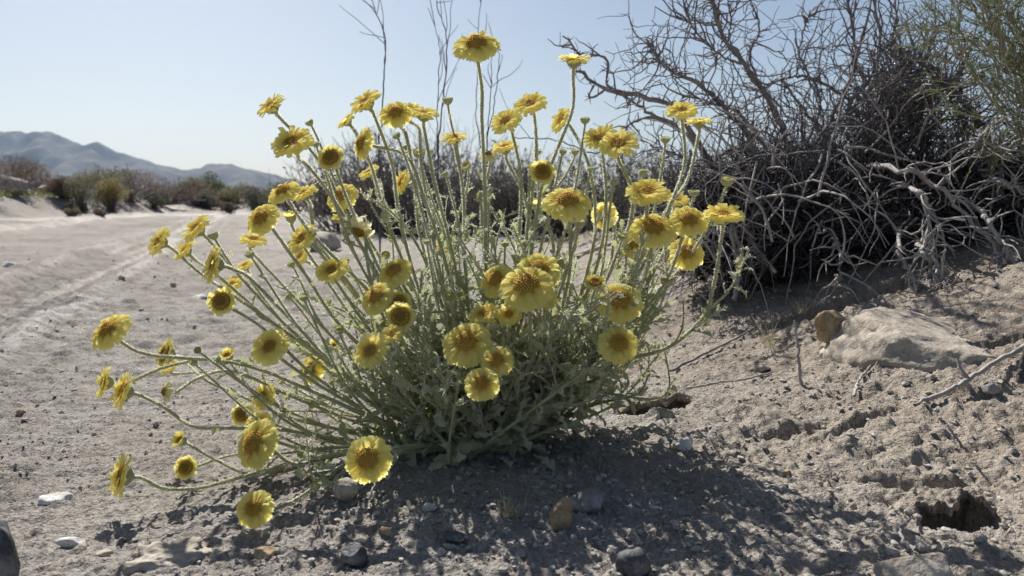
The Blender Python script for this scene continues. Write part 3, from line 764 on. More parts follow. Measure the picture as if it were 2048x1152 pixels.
# --- (photo x, y, width across, how open towards us, direction it leans, kind, waypoints of its stem)
FL = [
 (952, 85, 90, .74, 95, 'reflex', [(967, 180), (963, 250), (968, 420), (975, 620)]),
 (1148, 118, 62, .36, 88, 'flat', [(1151, 165), (1146, 215), (1120, 285), (1085, 380), (1060, 520), (1040, 690)]),
 (541, 211, 60, .58, 125, 'flat', [(575, 245), (640, 330), (700, 440), (790, 620)]),
 (584, 284, 80, .72, 105, 'flat', [(620, 335), (670, 405), (760, 560), (850, 720)]),
 (660, 314, 50, .93, 120, 'cup', [(685, 350), (720, 450), (800, 620)]),
 (731, 203, 64, .55, 122, 'flat', [(765, 250), (783, 330), (800, 450), (860, 640)]),
 (692, 241, 42, .45, 132, 'flat', [(713, 268), (740, 330), (770, 430), (840, 600)]),
 (790, 224, 62, .86, 95, 'reflex', [(815, 275), (835, 380), (870, 560)]),
 (823, 220, 46, .62, 70, 'flat', [(835, 260), (842, 330), (870, 480), (905, 650)]),
 (848, 227, 58, .45, 85, 'flat', [(853, 270), (865, 340), (900, 480), (930, 650)]),
 (722, 286, 62, .62, 172, 'reflex', [(760, 296), (815, 318), (850, 400), (900, 560)]),
 (908, 276, 50, .45, 98, 'flat', [(920, 310), (925, 400), (935, 560)]),
 (1060, 208, 64, .68, 112, 'flat', [(1073, 250), (1073, 310), (1060, 420), (1030, 620)]),
 (1012, 242, 62, .68, 120, 'flat', [(1035, 280), (1045, 350), (1040, 450), (1015, 620)]),
 (1122, 240, 52, .50, 150, 'flat', [(1145, 258), (1175, 320), (1190, 420), (1180, 520), (1120, 680)]),
 (1010, 294, 50, .45, 100, 'flat', [(1022, 330), (1050, 400), (1060, 520), (1030, 680)]),
 (975, 307, 36, .50, 100, 'wilt', [(968, 345), (966, 430), (975, 580)]),
 (738, 344, 42, .5, 125, 'flat', [(760, 370), (785, 460), (850, 620)]),
 (803, 365, 50, .5, 160, 'flat', [(820, 385), (845, 480), (890, 640)]),
 (682, 390, 62, .82, 115, 'reflex', [(705, 425), (750, 500), (850, 660)]),
 (565, 380, 64, .62, 112, 'reflex', [(590, 415), (640, 480), (760, 610)]),
 (608, 386, 52, .5, 112, 'flat', [(622, 420), (640, 490), (720, 600)]),
 (521, 435, 68, .84, 125, 'reflex', [(553, 470), (610, 545), (720, 690)]),
 (507, 479, 50, .45, 80, 'flat', [(525, 520), (600, 610), (730, 740)]),
 (604, 477, 64, .72, 140, 'flat', [(650, 520), (720, 600), (830, 730)]),
 (601, 513, 46, .62, 135, 'flat', [(640, 545), (720, 640), (850, 760)]),
 (581, 432, 34, .35, 100, 'young', [(595, 465), (640, 540), (740, 680)]),
 (1085, 343, 48, .94, 90, 'cup', [(1075, 380), (1065, 480), (1030, 650)]),
 (1135, 400, 92, .70, 90, 'reflex', [(1140, 450), (1135, 560), (1090, 700)]),
 (1075, 408, 38, .32, 92, 'young', [(1090, 440), (1105, 520), (1070, 660)]),
 (1208, 431, 52, .88, 175, 'flat', [(1225, 470), (1215, 560), (1130, 700)]),
 (1200, 275, 62, .72, 112, 'flat', [(1212, 330), (1215, 400), (1190, 540), (1110, 700)]),
 (1237, 288, 76, .72, 100, 'flat', [(1258, 335), (1263, 400), (1230, 530), (1130, 700)]),
 (1364, 221, 60, .58, 98, 'flat', [(1375, 270), (1368, 330), (1340, 420), (1270, 560), (1160, 720)]),
 (1398, 243, 50, .32, 92, 'flat', [(1400, 290), (1378, 360), (1330, 430), (1250, 570), (1150, 720)]),
 (1295, 384, 82, .60, 95, 'flat', [(1300, 425), (1280, 520), (1180, 690)]),
 (1352, 399, 54, .5, 80, 'flat', [(1345, 430), (1310, 530), (1200, 690)]),
 (1306, 454, 88, .74, 98, 'reflex', [(1300, 520), (1260, 600), (1150, 720)]),
 (1270, 491, 62, .72, 112, 'flat', [(1270, 540), (1230, 620), (1130, 740)]),
 (1378, 438, 72, .82, 95, 'reflex', [(1375, 480), (1330, 570), (1200, 700)]),
 (1447, 429, 76, .45, 92, 'flat', [(1446, 480), (1430, 560), (1408, 630), (1340, 690), (1240, 722), (1120, 770), (1060, 815)]),
 (1373, 503, 68, .90, 95, 'reflex', [(1350, 550), (1290, 630), (1150, 740)]),
 (893, 490, 44, .82, 110, 'flat', [(905, 520), (920, 600), (940, 720)]),
 (787, 541, 68, .72, 118, 'reflex', [(810, 570), (850, 650), (910, 780)]),
 (752, 592, 70, .76, 130, 'reflex', [(790, 630), (850, 720), (920, 810)]),
 (797, 603, 46, .90, 90, 'cup', [(810, 640), (860, 730), (920, 810)]),
 (801, 633, 54, .97, 90, 'cup', [(850, 628), (930, 628), (960, 700), (960, 800)]),
 (664, 540, 64, .70, 105, 'flat', [(675, 580), (740, 670), (860, 790)]),
 (990, 558, 68, .78, 135, 'reflex', [(1000, 600), (1000, 700), (980, 800)]),
 (1078, 538, 86, .80, 85, 'reflex', [(1085, 620), (1060, 720), (1000, 820)]),
 (1053, 568, 106, .74, 98, 'reflex', [(1060, 650), (1055, 740), (1010, 830)]),
 (1090, 598, 52, .6, 88, 'flat', [(1085, 660), (1065, 740), (1010, 820)]),
 (968, 628, 60, .58, 100, 'flat', [(1000, 660), (1030, 720), (1010, 800)]),
 (1018, 629, 46, .84, 105, 'flat', [(1020, 670), (1015, 740), (990, 810)]),
 (933, 683, 94, .83, 105, 'reflex', [(945, 740), (955, 800), (965, 850)]),
 (993, 720, 64, .85, 110, 'reflex', [(995, 765), (985, 830)]),
 (963, 766, 66, .90, 92, 'reflex', [(945, 790), (950, 840)]),
 (1240, 600, 88, .84, 92, 'reflex', [(1250, 650), (1200, 730), (1080, 810)]),
 (1190, 563, 38, .70, 92, 'cup', [(1185, 600), (1150, 690), (1060, 800)]),
 (1237, 686, 76, .90, 92, 'reflex', [(1220, 720), (1130, 770), (1040, 840)]),
 (540, 693, 74, .80, 112, 'flat', [(580, 725), (660, 780), (800, 860)]),
 (741, 702, 70, .82, 122, 'flat', [(800, 735), (860, 800), (930, 860)]),
 (620, 739, 56, .86, 165, 'reflex', [(670, 755), (760, 820), (880, 870)]),
 (216, 658, 82, .70, 118, 'reflex', [(245, 680), (310, 708), (480, 735), (640, 790), (820, 860)]),
 (328, 706, 52, .66, 150, 'cup', [(355, 715), (410, 760), (480, 790), (600, 840), (800, 880)]),
 (338, 733, 38, .6, 110, 'flat', [(360, 740), (470, 745), (620, 800), (820, 870)]),
 (208, 764, 62, .50, 160, 'flat', [(240, 770), (340, 735), (470, 725), (640, 790), (830, 870)]),
 (246, 781, 72, .58, 155, 'flat', [(268, 788), (330, 815), (385, 855), (450, 860), (560, 862), (700, 880), (860, 890)]),
 (329, 783, 40, .5, 175, 'wilt', [(345, 785), (400, 755), (470, 745), (600, 800), (800, 875)]),
 (455, 711, 32, .62, 100, 'young', [(470, 735), (530, 800), (700, 870), (860, 890)]),
 (527, 793, 56, .78, 145, 'flat', [(555, 810), (610, 860), (720, 890), (880, 895)]),
 (484, 828, 42, .94, 100, 'cup', [(500, 830), (560, 850), (700, 890), (880, 895)]),
 (507, 885, 96, .80, 140, 'reflex', [(545, 900), (580, 930), (640, 920), (740, 900), (880, 895)]),
 (520, 848, 54, .7, 80, 'flat', [(540, 870), (620, 900), (760, 900), (880, 897)]),
 (735, 917, 88, .95, 95, 'reflex', [(770, 935), (770, 900), (850, 890)]),
 (360, 880, 34, .68, 130, 'young', [(375, 890), (430, 920), (510, 950), (610, 915), (760, 895), (880, 895)]),
 (371, 935, 42, .95, 95, 'cup', [(395, 925), (470, 905), (560, 905), (740, 895), (880, 897)]),
 (242, 951, 84, .54, 162, 'flat', [(264, 958), (330, 978), (400, 992), (450, 968), (530, 940), (640, 910), (780, 897), (890, 895)]),
 (507, 1016, 70, .88, 100, 'reflex', [(545, 1022), (590, 1012), (640, 970), (700, 930), (800, 905), (890, 897)]),
 (318, 482, 60, .66, 140, 'flat', [(335, 495), (400, 545), (480, 600), (620, 700), (800, 830)]),
 (392, 456, 64, .55, 130, 'flat', [(415, 480), (460, 530), (560, 640), (700, 760), (850, 860)]),
 (369, 500, 50, .5, 130, 'flat', [(390, 512), (440, 555), (560, 660), (720, 790), (860, 870)]),
 (427, 528, 72, .52, 165, 'flat', [(450, 537), (500, 555), (580, 640), (700, 760), (860, 865)]),
 (463, 570, 46, .55, 115, 'flat', [(480, 590), (560, 660), (700, 780), (860, 870)]),
 (442, 602, 52, .95, 95, 'cup', [(465, 600), (530, 660), (640, 760), (820, 870)]),
 (490, 531, 36, .5, 110, 'flat', [(500, 560), (560, 640), (700, 770), (860, 868)]),
 (716, 464, 54, .6, 250, 'wilt', [(735, 480), (740, 560), (800, 700), (900, 830)]),
 (783, 668, 42, .7, 95, 'flat', [(800, 700), (860, 780), (930, 850)]),
 (667, 692, 26, .7, 100, 'young', [(680, 720), (760, 800), (880, 870)]),
 (680, 437, 30, .5, 100, 'young', [(690, 470), (740, 560), (850, 720)]),
]
BUDS = [(617, 242, 18, .3, 120), (631, 285, 16, .4, 100), (895, 196, 22, .3, 92), (1170, 236, 20, .35, 92), (1331, 275, 20, .35, 92), (1455, 357, 27, .45, 92), (1388, 381, 22, .3, 92),
 (1286, 340, 20, .3, 92), (1226, 361, 18, .3, 92), (791, 268, 18, .4, 120), (812, 297, 23, .7, 95), (838, 302, 26, .65, 90), (931, 330, 20, .7, 130), (955, 391, 22, .3, 160), (1159, 438, 29, .5, 90),
 (1123, 525, 24, .6, 95), (1118, 553, 20, .6, 100), (900, 592, 22, .8, 95), (425, 467, 22, .2, 110), (498, 505, 20, .5, 110), (575, 590, 20, .2, 130), (607, 592, 19, .3, 100), (784, 475, 18, .7, 90), (771, 509, 19, .9, 95),
 (853, 480, 16, .4, 95), (1010, 484, 18, .5, 90), (1042, 484, 18, .3, 120), (604, 905, 22, .8, 110), (395, 700, 15, .85, 100), (386, 722, 18, .4, 120), (432, 717, 18, .3, 130), (677, 657, 21, .6, 90), (768, 648, 20, .5, 110),
 (622, 808, 18, .7, 140), (1032, 735, 20, .8, 95), (580, 525, 18, .4, 120), (1075, 300, 17, .4, 90), (1126, 300, 16, .4, 80), (1150, 300, 18, .35, 92), (888, 345, 16, .3, 120), (1060, 330, 14, .5, 92), (630, 967, 24, .2, 100),
 (975, 395, 16, .4, 100), (1180, 335, 15, .3, 92), (1244, 470, 18, .4, 90), (655, 600, 16, .5, 110), (560, 760, 17, .5, 140), (690, 520, 16, .5, 120), (1330, 560, 18, .5, 80), (860, 300, 15, .4, 90)]

REAL = {'flat': .043, 'reflex': .044, 'cup': .026, 'young': .018, 'wilt': .026}
def head_depth(x, y, s, kind):
    if kind in ('flat', 'reflex'): d = 0.757 * (78.0 / s) ** 0.26 + RNG.uniform(-0.02, 0.02)
    else: d = 0.80 + RNG.uniform(-0.05, 0.08)
    if 690 < x < 1320 and y > 500: d = min(d, RD - 0.05 - 0.00045 * (y - 500))
    d = min(max(d, 0.62), 0.97)
    for _ in range(60):        # stay clear of the ground
        p = at(x, y, d)
        if p[2] - float(hbase(p[0], p[1])) > 0.012 + 0.45 * s * d / F_PX: break
        d -= 0.01
    return d

RD = float((ROOT - CAM) @ FWD)
STEMS = []        # sampled paths (K,3)
STEM_R = []
def end_path(path_pts, n=26):
    return catmull(path_pts, n)

def clear_ground(P, r=0.004):
    g = hbase(P[:, 0], P[:, 1]) + r
    P[:, 2] = np.maximum(P[:, 2], g)
    return P

def root_point():
    a = RNG.uniform(0, 6.28); r = 0.030 * math.sqrt(RNG.random())
    p = ROOT + np.array([r * math.cos(a), r * math.sin(a), 0]); p[2] = float(hbase(p[0], p[1])) - 0.008
    return p

def rootdepth():
    return float((ROOT - CAM) @ FWD)
big = sorted([i for i, f in enumerate(FL) if f[5] in ('flat', 'reflex')], key=lambda i: -FL[i][2] * FL[i][2] * FL[i][3])[:5]
HAIRY = []       # (path, radii, density, length)
for i, (x, y, s, ratio, dirn, kind, via) in enumerate(FL):
    d = head_depth(x, y, s, kind)
    c = at(x, y, d); R = 0.56 * s * d / F_PX
    t = math.acos(ratio); a = math.radians(dirn)
    n = unit(RGT * (math.sin(t) * math.cos(a)) + UPV * (math.sin(t) * math.sin(a)) - FWD * ratio)
    var = HEADS[kind][i % len(HEADS[kind])]
    pm, dm, cm, dep, P = var
    M = frame_mat(c - ROOT, n, R, RNG.uniform(0, 6.28))
    fh = obj("flower_head", None, plant, mat=M)
    if i in big:
        for V, Q, at_ in P:
            obj("petal", mesh_from("petal", V, Q, M_PETAL, attrs={"rad": at_}), fh)
    else:
        obj("ray_petals", pm, fh, kind="stuff")
    obj("disc", dm, fh); obj("calyx", cm, fh)
    base = c - n * R * dep * 0.93
    pts = [base]
    pts.append(base - n * min(R * 0.6, 0.009))
    m = len(via)
    for k, (vx, vy) in enumerate(via):
        f = (k + 1) / (m + 1)
        p = at(vx, vy, d + (RD - d) * f ** 0.9 + (0.012 if k < m - 1 else 0) * RNG.normal())
        g = float(hbase(p[0], p[1])) + 0.006
        if p[2] < g:      # a stem that lies on the sand
            p[2] = g
        pts.append(p)
    # drop a first waypoint that would fold the stem back on itself
    if len(pts) > 2 and np.linalg.norm(pts[2] - pts[1]) < 0.022: pts.pop(2)
    pts.append(root_point())
    path = end_path(pts, 34)[::-1]
    wv = np.sin(np.linspace(0, RNG.uniform(5, 11), 34) + RNG.uniform(0, 6))[:, None] * unit(RNG.normal(size=3)) * RNG.uniform(0.001, 0.0038)
    path = path + wv * np.sin(np.linspace(0, np.pi, 34))[:, None]
    L = np.linalg.norm(np.diff(path, axis=0), axis=1).sum()
    tt = np.linspace(0, 1, len(path))
    rad = (0.0017 - 0.0005 * tt) * (0.8 + 0.4 * min(1, R / 0.02)) * (1 + 0.08 * np.sin(tt * 23 + i))
    rad[-3:] *= [1.02, 1.15, 1.45]
    STEMS.append(path); STEM_R.append(rad)
    HAIRY.append((path, rad, L))

# buds: side shoots of the nearest flowering stem
ALLP = np.concatenate([p[4:-5] for p in STEMS])
NF = len(STEMS)
for i, (x, y, s, ratio, dirn) in enumerate(BUDS):
    d = 0.80 + RNG.uniform(-0.07, 0.10)
    for _ in range(60):
        c = at(x, y, d)
        if c[2] - float(hbase(c[0], c[1])) > 0.02: break
        d -= 0.01
    R = 0.5 * s * d / F_PX
    rootdir = unit(ROOT - c)
    t = math.acos(ratio); a = math.radians(dirn)
    n = unit(RGT * (math.sin(t) * math.cos(a)) + UPV * (math.sin(t) * math.sin(a)) - FWD * ratio)
    mesh, dep = HEADS['bud'][i % 4]
    bo = obj("bud", mesh, plant, mat=frame_mat(c - ROOT, n, R, RNG.uniform(0, 6)))
    base = c - n * R * dep
    down = unit(unit(base - ROOT) * 0.8 + n * 0.35 + np.array([0, 0, 0.25]))
    b0 = None
    for want in (0.09, 0.12, 0.15, 0.07):
        q = base - down * want; dq = np.linalg.norm(ALLP - q, axis=1); k = np.argmin(dq)
        if b0 is None or dq[k] < best: b0, best = ALLP[k], dq[k]
    L = np.linalg.norm(base - b0)
    p1 = b0 + (unit(b0 - ROOT) * 0.6 + unit(base - b0) * 0.6) * 0.33 * L + RNG.normal(0, 0.02 * L, 3)
    p2 = base - (n * 0.45 + unit(base - b0) * 0.75) * 0.33 * L
    tb = np.linspace(0, 1, 16)[:, None]
    path = b0 * (1 - tb) ** 3 + 3 * p1 * tb * (1 - tb) ** 2 + 3 * p2 * tb ** 2 * (1 - tb) + base * tb ** 3
    tt = np.linspace(0, 1, 16)
    STEMS.append(path); STEM_R.append(0.0014 - 0.0003 * tt); HAIRY.append((path, 0.0014 - 0.0003 * tt, L))

# leafy shoots that fill the heart of the plant
for i in range(190):
    x = RNG.normal(1010, 175); y = RNG.uniform(400, 800) + abs(x - 985) * 0.35
    if i >= 155: x = RNG.uniform(1130, 1370); y = RNG.uniform(440, 640)
    x = min(max(x, 640), 1330)
    if abs(x - 1000) > 170: y = min(y, 690)
    d = RD + RNG.normal(0, 0.055)
    e = at(x, y, d); e[2] = max(e[2], float(hbase(e[0], e[1])) + 0.02)
    r0 = root_point(); L = np.linalg.norm(e - r0)
    out = unit((e - r0) * np.array([1, 1, 0.3])); 
    p1 = r0 + 0.35 * (e - r0) + out * 0.05 * L + RNG.normal(0, 0.07 * L, 3)
    p2 = r0 + 0.7 * (e - r0) + out * 0.04 * L + RNG.normal(0, 0.10 * L, 3)
    path = clear_ground(catmull([r0, p1, p2, e], 22))
    tt = np.linspace(0, 1, 22)
    STEMS.append(path); STEM_R.append(0.0019 - 0.0012 * tt); HAIRY.append((path, 0.0019 - 0.0012 * tt, L))

# short leafy side shoots: the stems fork
for i in range(260):
    sp = STEMS[RNG.integers(0, NF)]
    k = RNG.integers(9, 22); b0 = sp[k]; rel = b0 - CAM; dz = rel @ FWD
    if CX + F_PX * rel[0] / dz < 640 or CY - F_PX * (rel @ UPV) / dz < 430: continue
    T = unit(sp[k + 1] - sp[k - 1])
    sd = unit(T * 0.9 + unit(RNG.normal(size=3)) * 0.75 + np.array([0, 0, 0.25])); L = RNG.uniform(0.035, 0.10)
    e = b0 + sd * L; mid = b0 + (T * 0.4 + sd * 0.6) * 0.5 * L + RNG.normal(0, 0.05 * L, 3)
    path = clear_ground(catmull([b0, mid, e], 12), 0.006)
    rl = path - CAM; dd_ = rl @ FWD; qx = CX + F_PX * rl[:, 0] / dd_; qy = CY - F_PX * (rl @ UPV) / dd_
    if any((np.hypot(qx - hx_, qy - hy_) < hs_ * 0.75).any() for hx_, hy_, hs_ in ((f[0], f[1], f[2]) for f in FL)): continue
    STEMS.append(path); STEM_R.append(np.linspace(0.0013, 0.0007, 12)); HAIRY.append((path, np.linspace(0.0013, 0.0007, 12), L))

for path, rad in zip(STEMS, STEM_R):
    V, Q = tubes(path[None] - ROOT, rad[None], 7)
    obj("stem", mesh_from("stem", V, Q, M_STEM), plant)

# --- leaves
def leaf_template(lobed):
    us = np.array([0, .16, .3, .4, .5, .6, .7, .86, 1.0])
    if lobed: w = np.array([.03, .035, .12, .055, .16, .075, .19, .13, .02])
    else: w = np.array([.035, .045, .065, .085, .105, .125, .14, .12, .015])
    return us, w
def leaves_geo(pos, dirn, nrm, L, curl, fold, lobed, rg):
    us, w0 = leaf_template(lobed)
    N, K = len(pos), len(us)
    cols = np.array([-1, 0, 1.0])
    dirn = unit(dirn); side = unit(np.cross(dirn, nrm)); nrm = np.cross(side, dirn)
    w = w0[None] * (1 + 0.25 * rg.normal(size=(N, K))).clip(0.4, 1.7)
    wl = np.stack([-w * (1 + .2 * rg.normal(size=(N, K))), np.zeros((N, K)), w], -1)      # (N,K,3)
    u = us[None, :, None]
    cu = curl[:, None, None]
    along = np.sin(np.clip(cu, -2.4, 2.4) * u) / np.where(np.abs(cu) < 1e-3, 1e-3, cu)
    upz = (1 - np.cos(cu * u)) / np.where(np.abs(cu) < 1e-3, 1e-3, cu)
    edge = np.abs(wl) * fold[:, None, None] + 0.03 * rg.normal(size=(N, K, 3)) * (np.abs(wl) > 0)
    P = (along + 0 * wl)[..., None] * dirn[:, None, None, :] + wl[..., None] * side[:, None, None, :] + (upz + edge)[..., None] * nrm[:, None, None, :]
    V = pos[:, None, None, :] + P * L[:, None, None, None]
    i = np.arange(K - 1)[:, None] * 3; j = np.arange(2)[None]
    q = np.stack([i + j, i + j + 1, i + 3 + j + 1, i + 3 + j], -1).reshape(-1, 4)
    Q = (q[None] + (np.arange(N) * K * 3)[:, None, None])
    return V.reshape(N, -1, 3), Q, q

def build_leaves():
    rg = np.random.default_rng(77)
    pos, dr, nm, Ls, cu, fo, lob = [], [], [], [], [], [], []
    for si, path in enumerate(STEMS):
        seg = np.linalg.norm(np.diff(path, axis=0), axis=1); cum = np.r_[0, np.cumsum(seg)]; L = cum[-1]
        fl = si < NF; bud = NF <= si < NF + len(BUDS)
        tmax = 0.70 if fl else (0.8 if bud else 1.0)
        step = 0.0115 if fl else (0.022 if bud else 0.0068)
        s = rg.uniform(0.02, 0.07); ph = rg.uniform(0, 6.28)
        while s < L * tmax:
            k = min(np.searchsorted(cum, s) , len(path) - 1); k = max(k, 1)
            f = (s - cum[k - 1]) / (seg[k - 1] + 1e-9)
            p = path[k - 1] * (1 - f) + path[k] * f
            T = unit(path[k] - path[k - 1])
            a_ = unit(np.cross(T, [0.21, 0.13, 0.95])); b_ = np.cross(T, a_)
            ph += 2.4 + rg.normal(0, .3)
            o = a_ * math.cos(ph) + b_ * math.sin(ph)
            tt = s / L
            pos.append(p); dr.append(T * rg.uniform(0.5, 1.15) + o * rg.uniform(0.45, 1.0)); nm.append(T * 0.8 - o * 0.6 + rg.normal(0, .3, 3))
            big_ = (1 - tt) ** 0.7
            Ls.append((0.010 + 0.017 * big_) * rg.uniform(0.6, 1.35) if not bud else rg.uniform(0.008, 0.016))
            cu.append(rg.normal(-0.35, 0.7)); fo.append(rg.uniform(0.1, 0.9)); lob.append(rg.random() < 0.15 + 0.5 * big_)
            s += step * rg.uniform(0.55, 1.5) * (1 + 1.2 * tt * fl)
    # basal rosette
    for k in range(100):
        a = rg.uniform(0, 6.28); el = rg.uniform(-0.05, 1.25)
        o = np.array([math.cos(a) * math.cos(el), math.sin(a) * math.cos(el), math.sin(el)])
        p = ROOT + o * rg.uniform(0.0, 0.085); p[2] = max(p[2], float(hbase(p[0], p[1])) + 0.004)
        pos.append(p); dr.append(o + rg.normal(0, 0.3, 3)); nm.append(np.array([0, 0, 1]) + rg.normal(0, .4, 3))
        Ls.append(rg.uniform(0.014, 0.032)); cu.append(rg.normal(-0.7, 0.6)); fo.append(rg.uniform(0, .6)); lob.append(rg.random() < 0.75)
    pos, dr, nm = np.array(pos), np.array(dr), np.array(nm)
    Ls, cu, fo, lob = np.array(Ls), np.array(cu), np.array(fo), np.array(lob)
    # leaves must not dig into the sand
    tipz = pos[:, 2] + unit(dr)[:, 2] * Ls
    low = tipz < hbase(pos[:, 0], pos[:, 1]) + 0.003
    dr[low, 2] = np.abs(dr[low, 2]) + 0.15
    dep = (pos - CAM) @ FWD
    rank = np.argsort(-(Ls / dep - 0.02 * (pos[:, 2] < ROOT[2] + 0.02)))
    top = np.zeros(len(pos), bool); top[rank[:290]] = True
    edge_pts, edge_dir = [], []
    bulk = MB()
    for lb in (False, True):
        idx = np.where(lob == lb)[0]
        V, Q, q = leaves_geo(pos[idx], dr[idx], nm[idx], Ls[idx], cu[idx], fo[idx], lb, rg)
        tp = top[idx]
        for v in V[tp]:
            obj("leaf", mesh_from("leaf", v - ROOT, q, M_LEAF), plant)
        vb = V[~tp]; nk = vb.shape[1]
        bulk.add(vb.reshape(-1, 3) - ROOT, (q[None] + (np.arange(len(vb)) * nk)[:, None, None]).reshape(-1, 4))
        # margins carry wool
        Vr = V.reshape(len(V), -1, 3, 3)
        for side in (0, 2):
            f_ = rg.random((len(V), Vr.shape[1] - 1, 1)); e = Vr[:, 1:, side] * f_ + Vr[:, :-1, side] * (1 - f_); dd = unit(e - 0.5 * (Vr[:, 1:, 1] + Vr[:, :-1, 1]))
            edge_pts.append(e.reshape(-1, 3)); edge_dir.append(dd.reshape(-1, 3))
    obj("foliage", bulk.mesh("foliage", M_LEAF), plant, kind="stuff")
    return np.concatenate(edge_pts), np.concatenate(edge_dir)
EDGE_P, EDGE_D = build_leaves()

# --- wool: fine white hairs on stems, leaf margins and buds
def hair_geo(base, dirn, length, width, rg):
    s = unit(np.cross(dirn, rg.normal(size=dirn.shape)))
    tip = base + dirn * length[:, None] + rg.normal(0, 0.2, dirn.shape) * length[:, None]
    V = np.stack([base - s * width[:, None], base + s * width[:, None], tip], 1).reshape(-1, 3)
    return V, np.arange(len(V)).reshape(-1, 3)

def build_wool():
    rg = np.random.default_rng(8)
    B, D, Ln, W = [], [], [], []
    for hi, (path, rad, L) in enumerate(HAIRY):
        n = int(L * (5600 if hi < NF + len(BUDS) else 1300))
        t = rg.random(n) * (len(path) - 1); k = t.astype(int); f = (t - k)[:, None]
        p = path[k] * (1 - f) + path[k + 1] * f; T = unit(path[k + 1] - path[k])
        r = rad[k]
        o = rg.normal(size=(n, 3)); o -= (o * T).sum(1, keepdims=True) * T; o = unit(o)
        B.append(p + o * (r * 0.9)[:, None]); D.append(unit(o + 0.25 * T + rg.normal(0, .3, (n, 3)))); Ln.append(rg.uniform(0.0009, 0.0021, n)); W.append(rg.uniform(0.00020, 0.00036, n))
    for o_ in plant.children:      # buds and cups
        if o_.name.split('.')[0] in ('bud', 'flower_head'):
            M_ = np.array(o_.matrix_basis); sc = np.linalg.norm(M_[:3, 2]); k_ = 90 if o_.name[0] == 'b' else 70
            rr = (1.0, 0.62) if o_.name[0] == 'b' else (0.44, 0.22)
            th = rg.uniform(0, 6.283, k_); zz = rg.uniform(-1, 0.1, k_)
            loc = np.stack([np.cos(th) * np.sqrt(np.clip(1 - zz ** 2 * .8, 0, 1)) * rr[0], np.sin(th) * np.sqrt(np.clip(1 - zz ** 2 * .8, 0, 1)) * rr[0], zz * rr[1] * 1.6], -1)
            wpt = loc @ M_[:3, :3].T + M_[:3, 3] + ROOT; dd = unit(loc @ M_[:3, :3].T)
            B.append(wpt); D.append(unit(dd + rg.normal(0, .3, dd.shape))); Ln.append(rg.uniform(.0008, .0018, k_)); W.append(rg.uniform(.00018, .0003, k_))
    for rep in range(2):
        n = len(EDGE_P); pick = rg.random(n) < 0.8
        B.append(EDGE_P[pick] + rg.normal(0, 0.0006, (pick.sum(), 3))); D.append(unit(EDGE_D[pick] + rg.normal(0, .5, (pick.sum(), 3)))); Ln.append(rg.uniform(0.0008, 0.0019, pick.sum())); W.append(rg.uniform(0.00024, 0.00045, pick.sum()))
    V, F = hair_geo(np.concatenate(B), np.concatenate(D), np.concatenate(Ln), np.concatenate(W), rg)
    print("hairs", len(F), "stems", len(STEMS))
    obj("wool", mesh_from("wool", V - ROOT, F, M_WOOL, smooth=False), plant, kind="stuff")
build_wool()
# ------------------------------------------------------------------ stones
def rock(name, label, px, py, wpx, hpx, mat, seed, depth=0.8, sink=0.22, tilt=0.0, cuts=12, rough=0.07, keep=0.48, dist=None, sub=4, cat="stone"):
    """stone whose foot shows at photo pixel (px, py)"""
    p, d = on_ground(px, py) if dist is None else (at(px, py, dist), dist)
    w, h = 0.5 * wpx * d / F_PX, 0.5 * hpx * d / F_PX / (1 - 0.5 * sink)
    me = rock_mesh(name, (w, w * depth, h), seed, mat, cuts, sub, rough, keep)
    o = obj(name, me)
    o.rotation_euler = (0, tilt, random.uniform(-0.3, 0.3))
    o.location = (p[0], p[1] + w * depth * 0.6, p[2] + h * (1 - 2 * sink))
    return tag(o, label, cat)

rock("stone", "tan wedge-shaped stone standing upright beside the pale slab", 1672, 700, 84, 96, M_TAN, 3, 0.5, 0.12, tilt=-0.12)
rock("rock_slab", "broad pale rock face bulging from the bank under the dead shrubs", 1890, 712, 370, 150, M_PALE, 14, 1.0, 0.66, tilt=-0.10, cuts=9, keep=0.55, sub=5, rough=0.10, cat="rock")
rock("stone", "rounded buff stone at the foot of the plant below a sunlit flower", 686, 1008, 72, 52, M_PALE, 5, 0.8)
rock("stone", "grey angular stone in the plant's shadow, larger of a touching pair", 1180, 1030, 88, 58, M_GREY, 6, 0.9)
rock("stone", "brown tilted stone in the plant's shadow, taller of a touching pair", 1118, 1070, 54, 86, M_TAN, 7, 0.7, tilt=0.2)
rock("stone", "small blackish stone with one sunlit facet in the dappled shade", 905, 1094, 50, 34, M_DARK, 8, 0.9)
rock("stone", "charcoal jagged stone in sunlight at the left edge of the plant's shadow", 706, 1136, 54, 52, M_DARK, 9, 0.9, cuts=7)
rock("stone", "dark blue-grey stone cut by the bottom edge of the picture", 1268, 1172, 72, 80, M_DARK, 10, 0.9, cuts=7)
rock("stone", "rounded pinkish stone at the bottom edge below the burrow on the bank", 1850, 1185, 170, 80, M_PALE, 11, 0.8, cuts=5)
rock("stone", "pale egg-shaped pebble alone in the dappled shade", 1372, 906, 42, 30, M_WHITE, 12, 0.8, 0.1, tilt=-0.4, cuts=4)
rock("stone", "small white chip among shade flecks below the plant", 858, 1026, 32, 22, M_WHITE, 13, 0.8)
rock("stone", "flat grey stone lying in the mouth of the burrow beside the plant", 1328, 842, 68, 26, M_GREY, 15, 0.7)
rock("stone", "flat white stone half sunk in the sand near the left edge", 98, 1012, 76, 26, M_WHITE, 16, 0.8, 0.3, cuts=7)
rock("stone", "long pale splinter of stone lying on sand at lower left", 140, 1098, 84, 22, M_WHITE, 17, 0.35, 0.3)
rock("stone", "small brown clod-like stone on sand at lower left", 528, 1122, 46, 28, M_TAN, 18, 0.9)
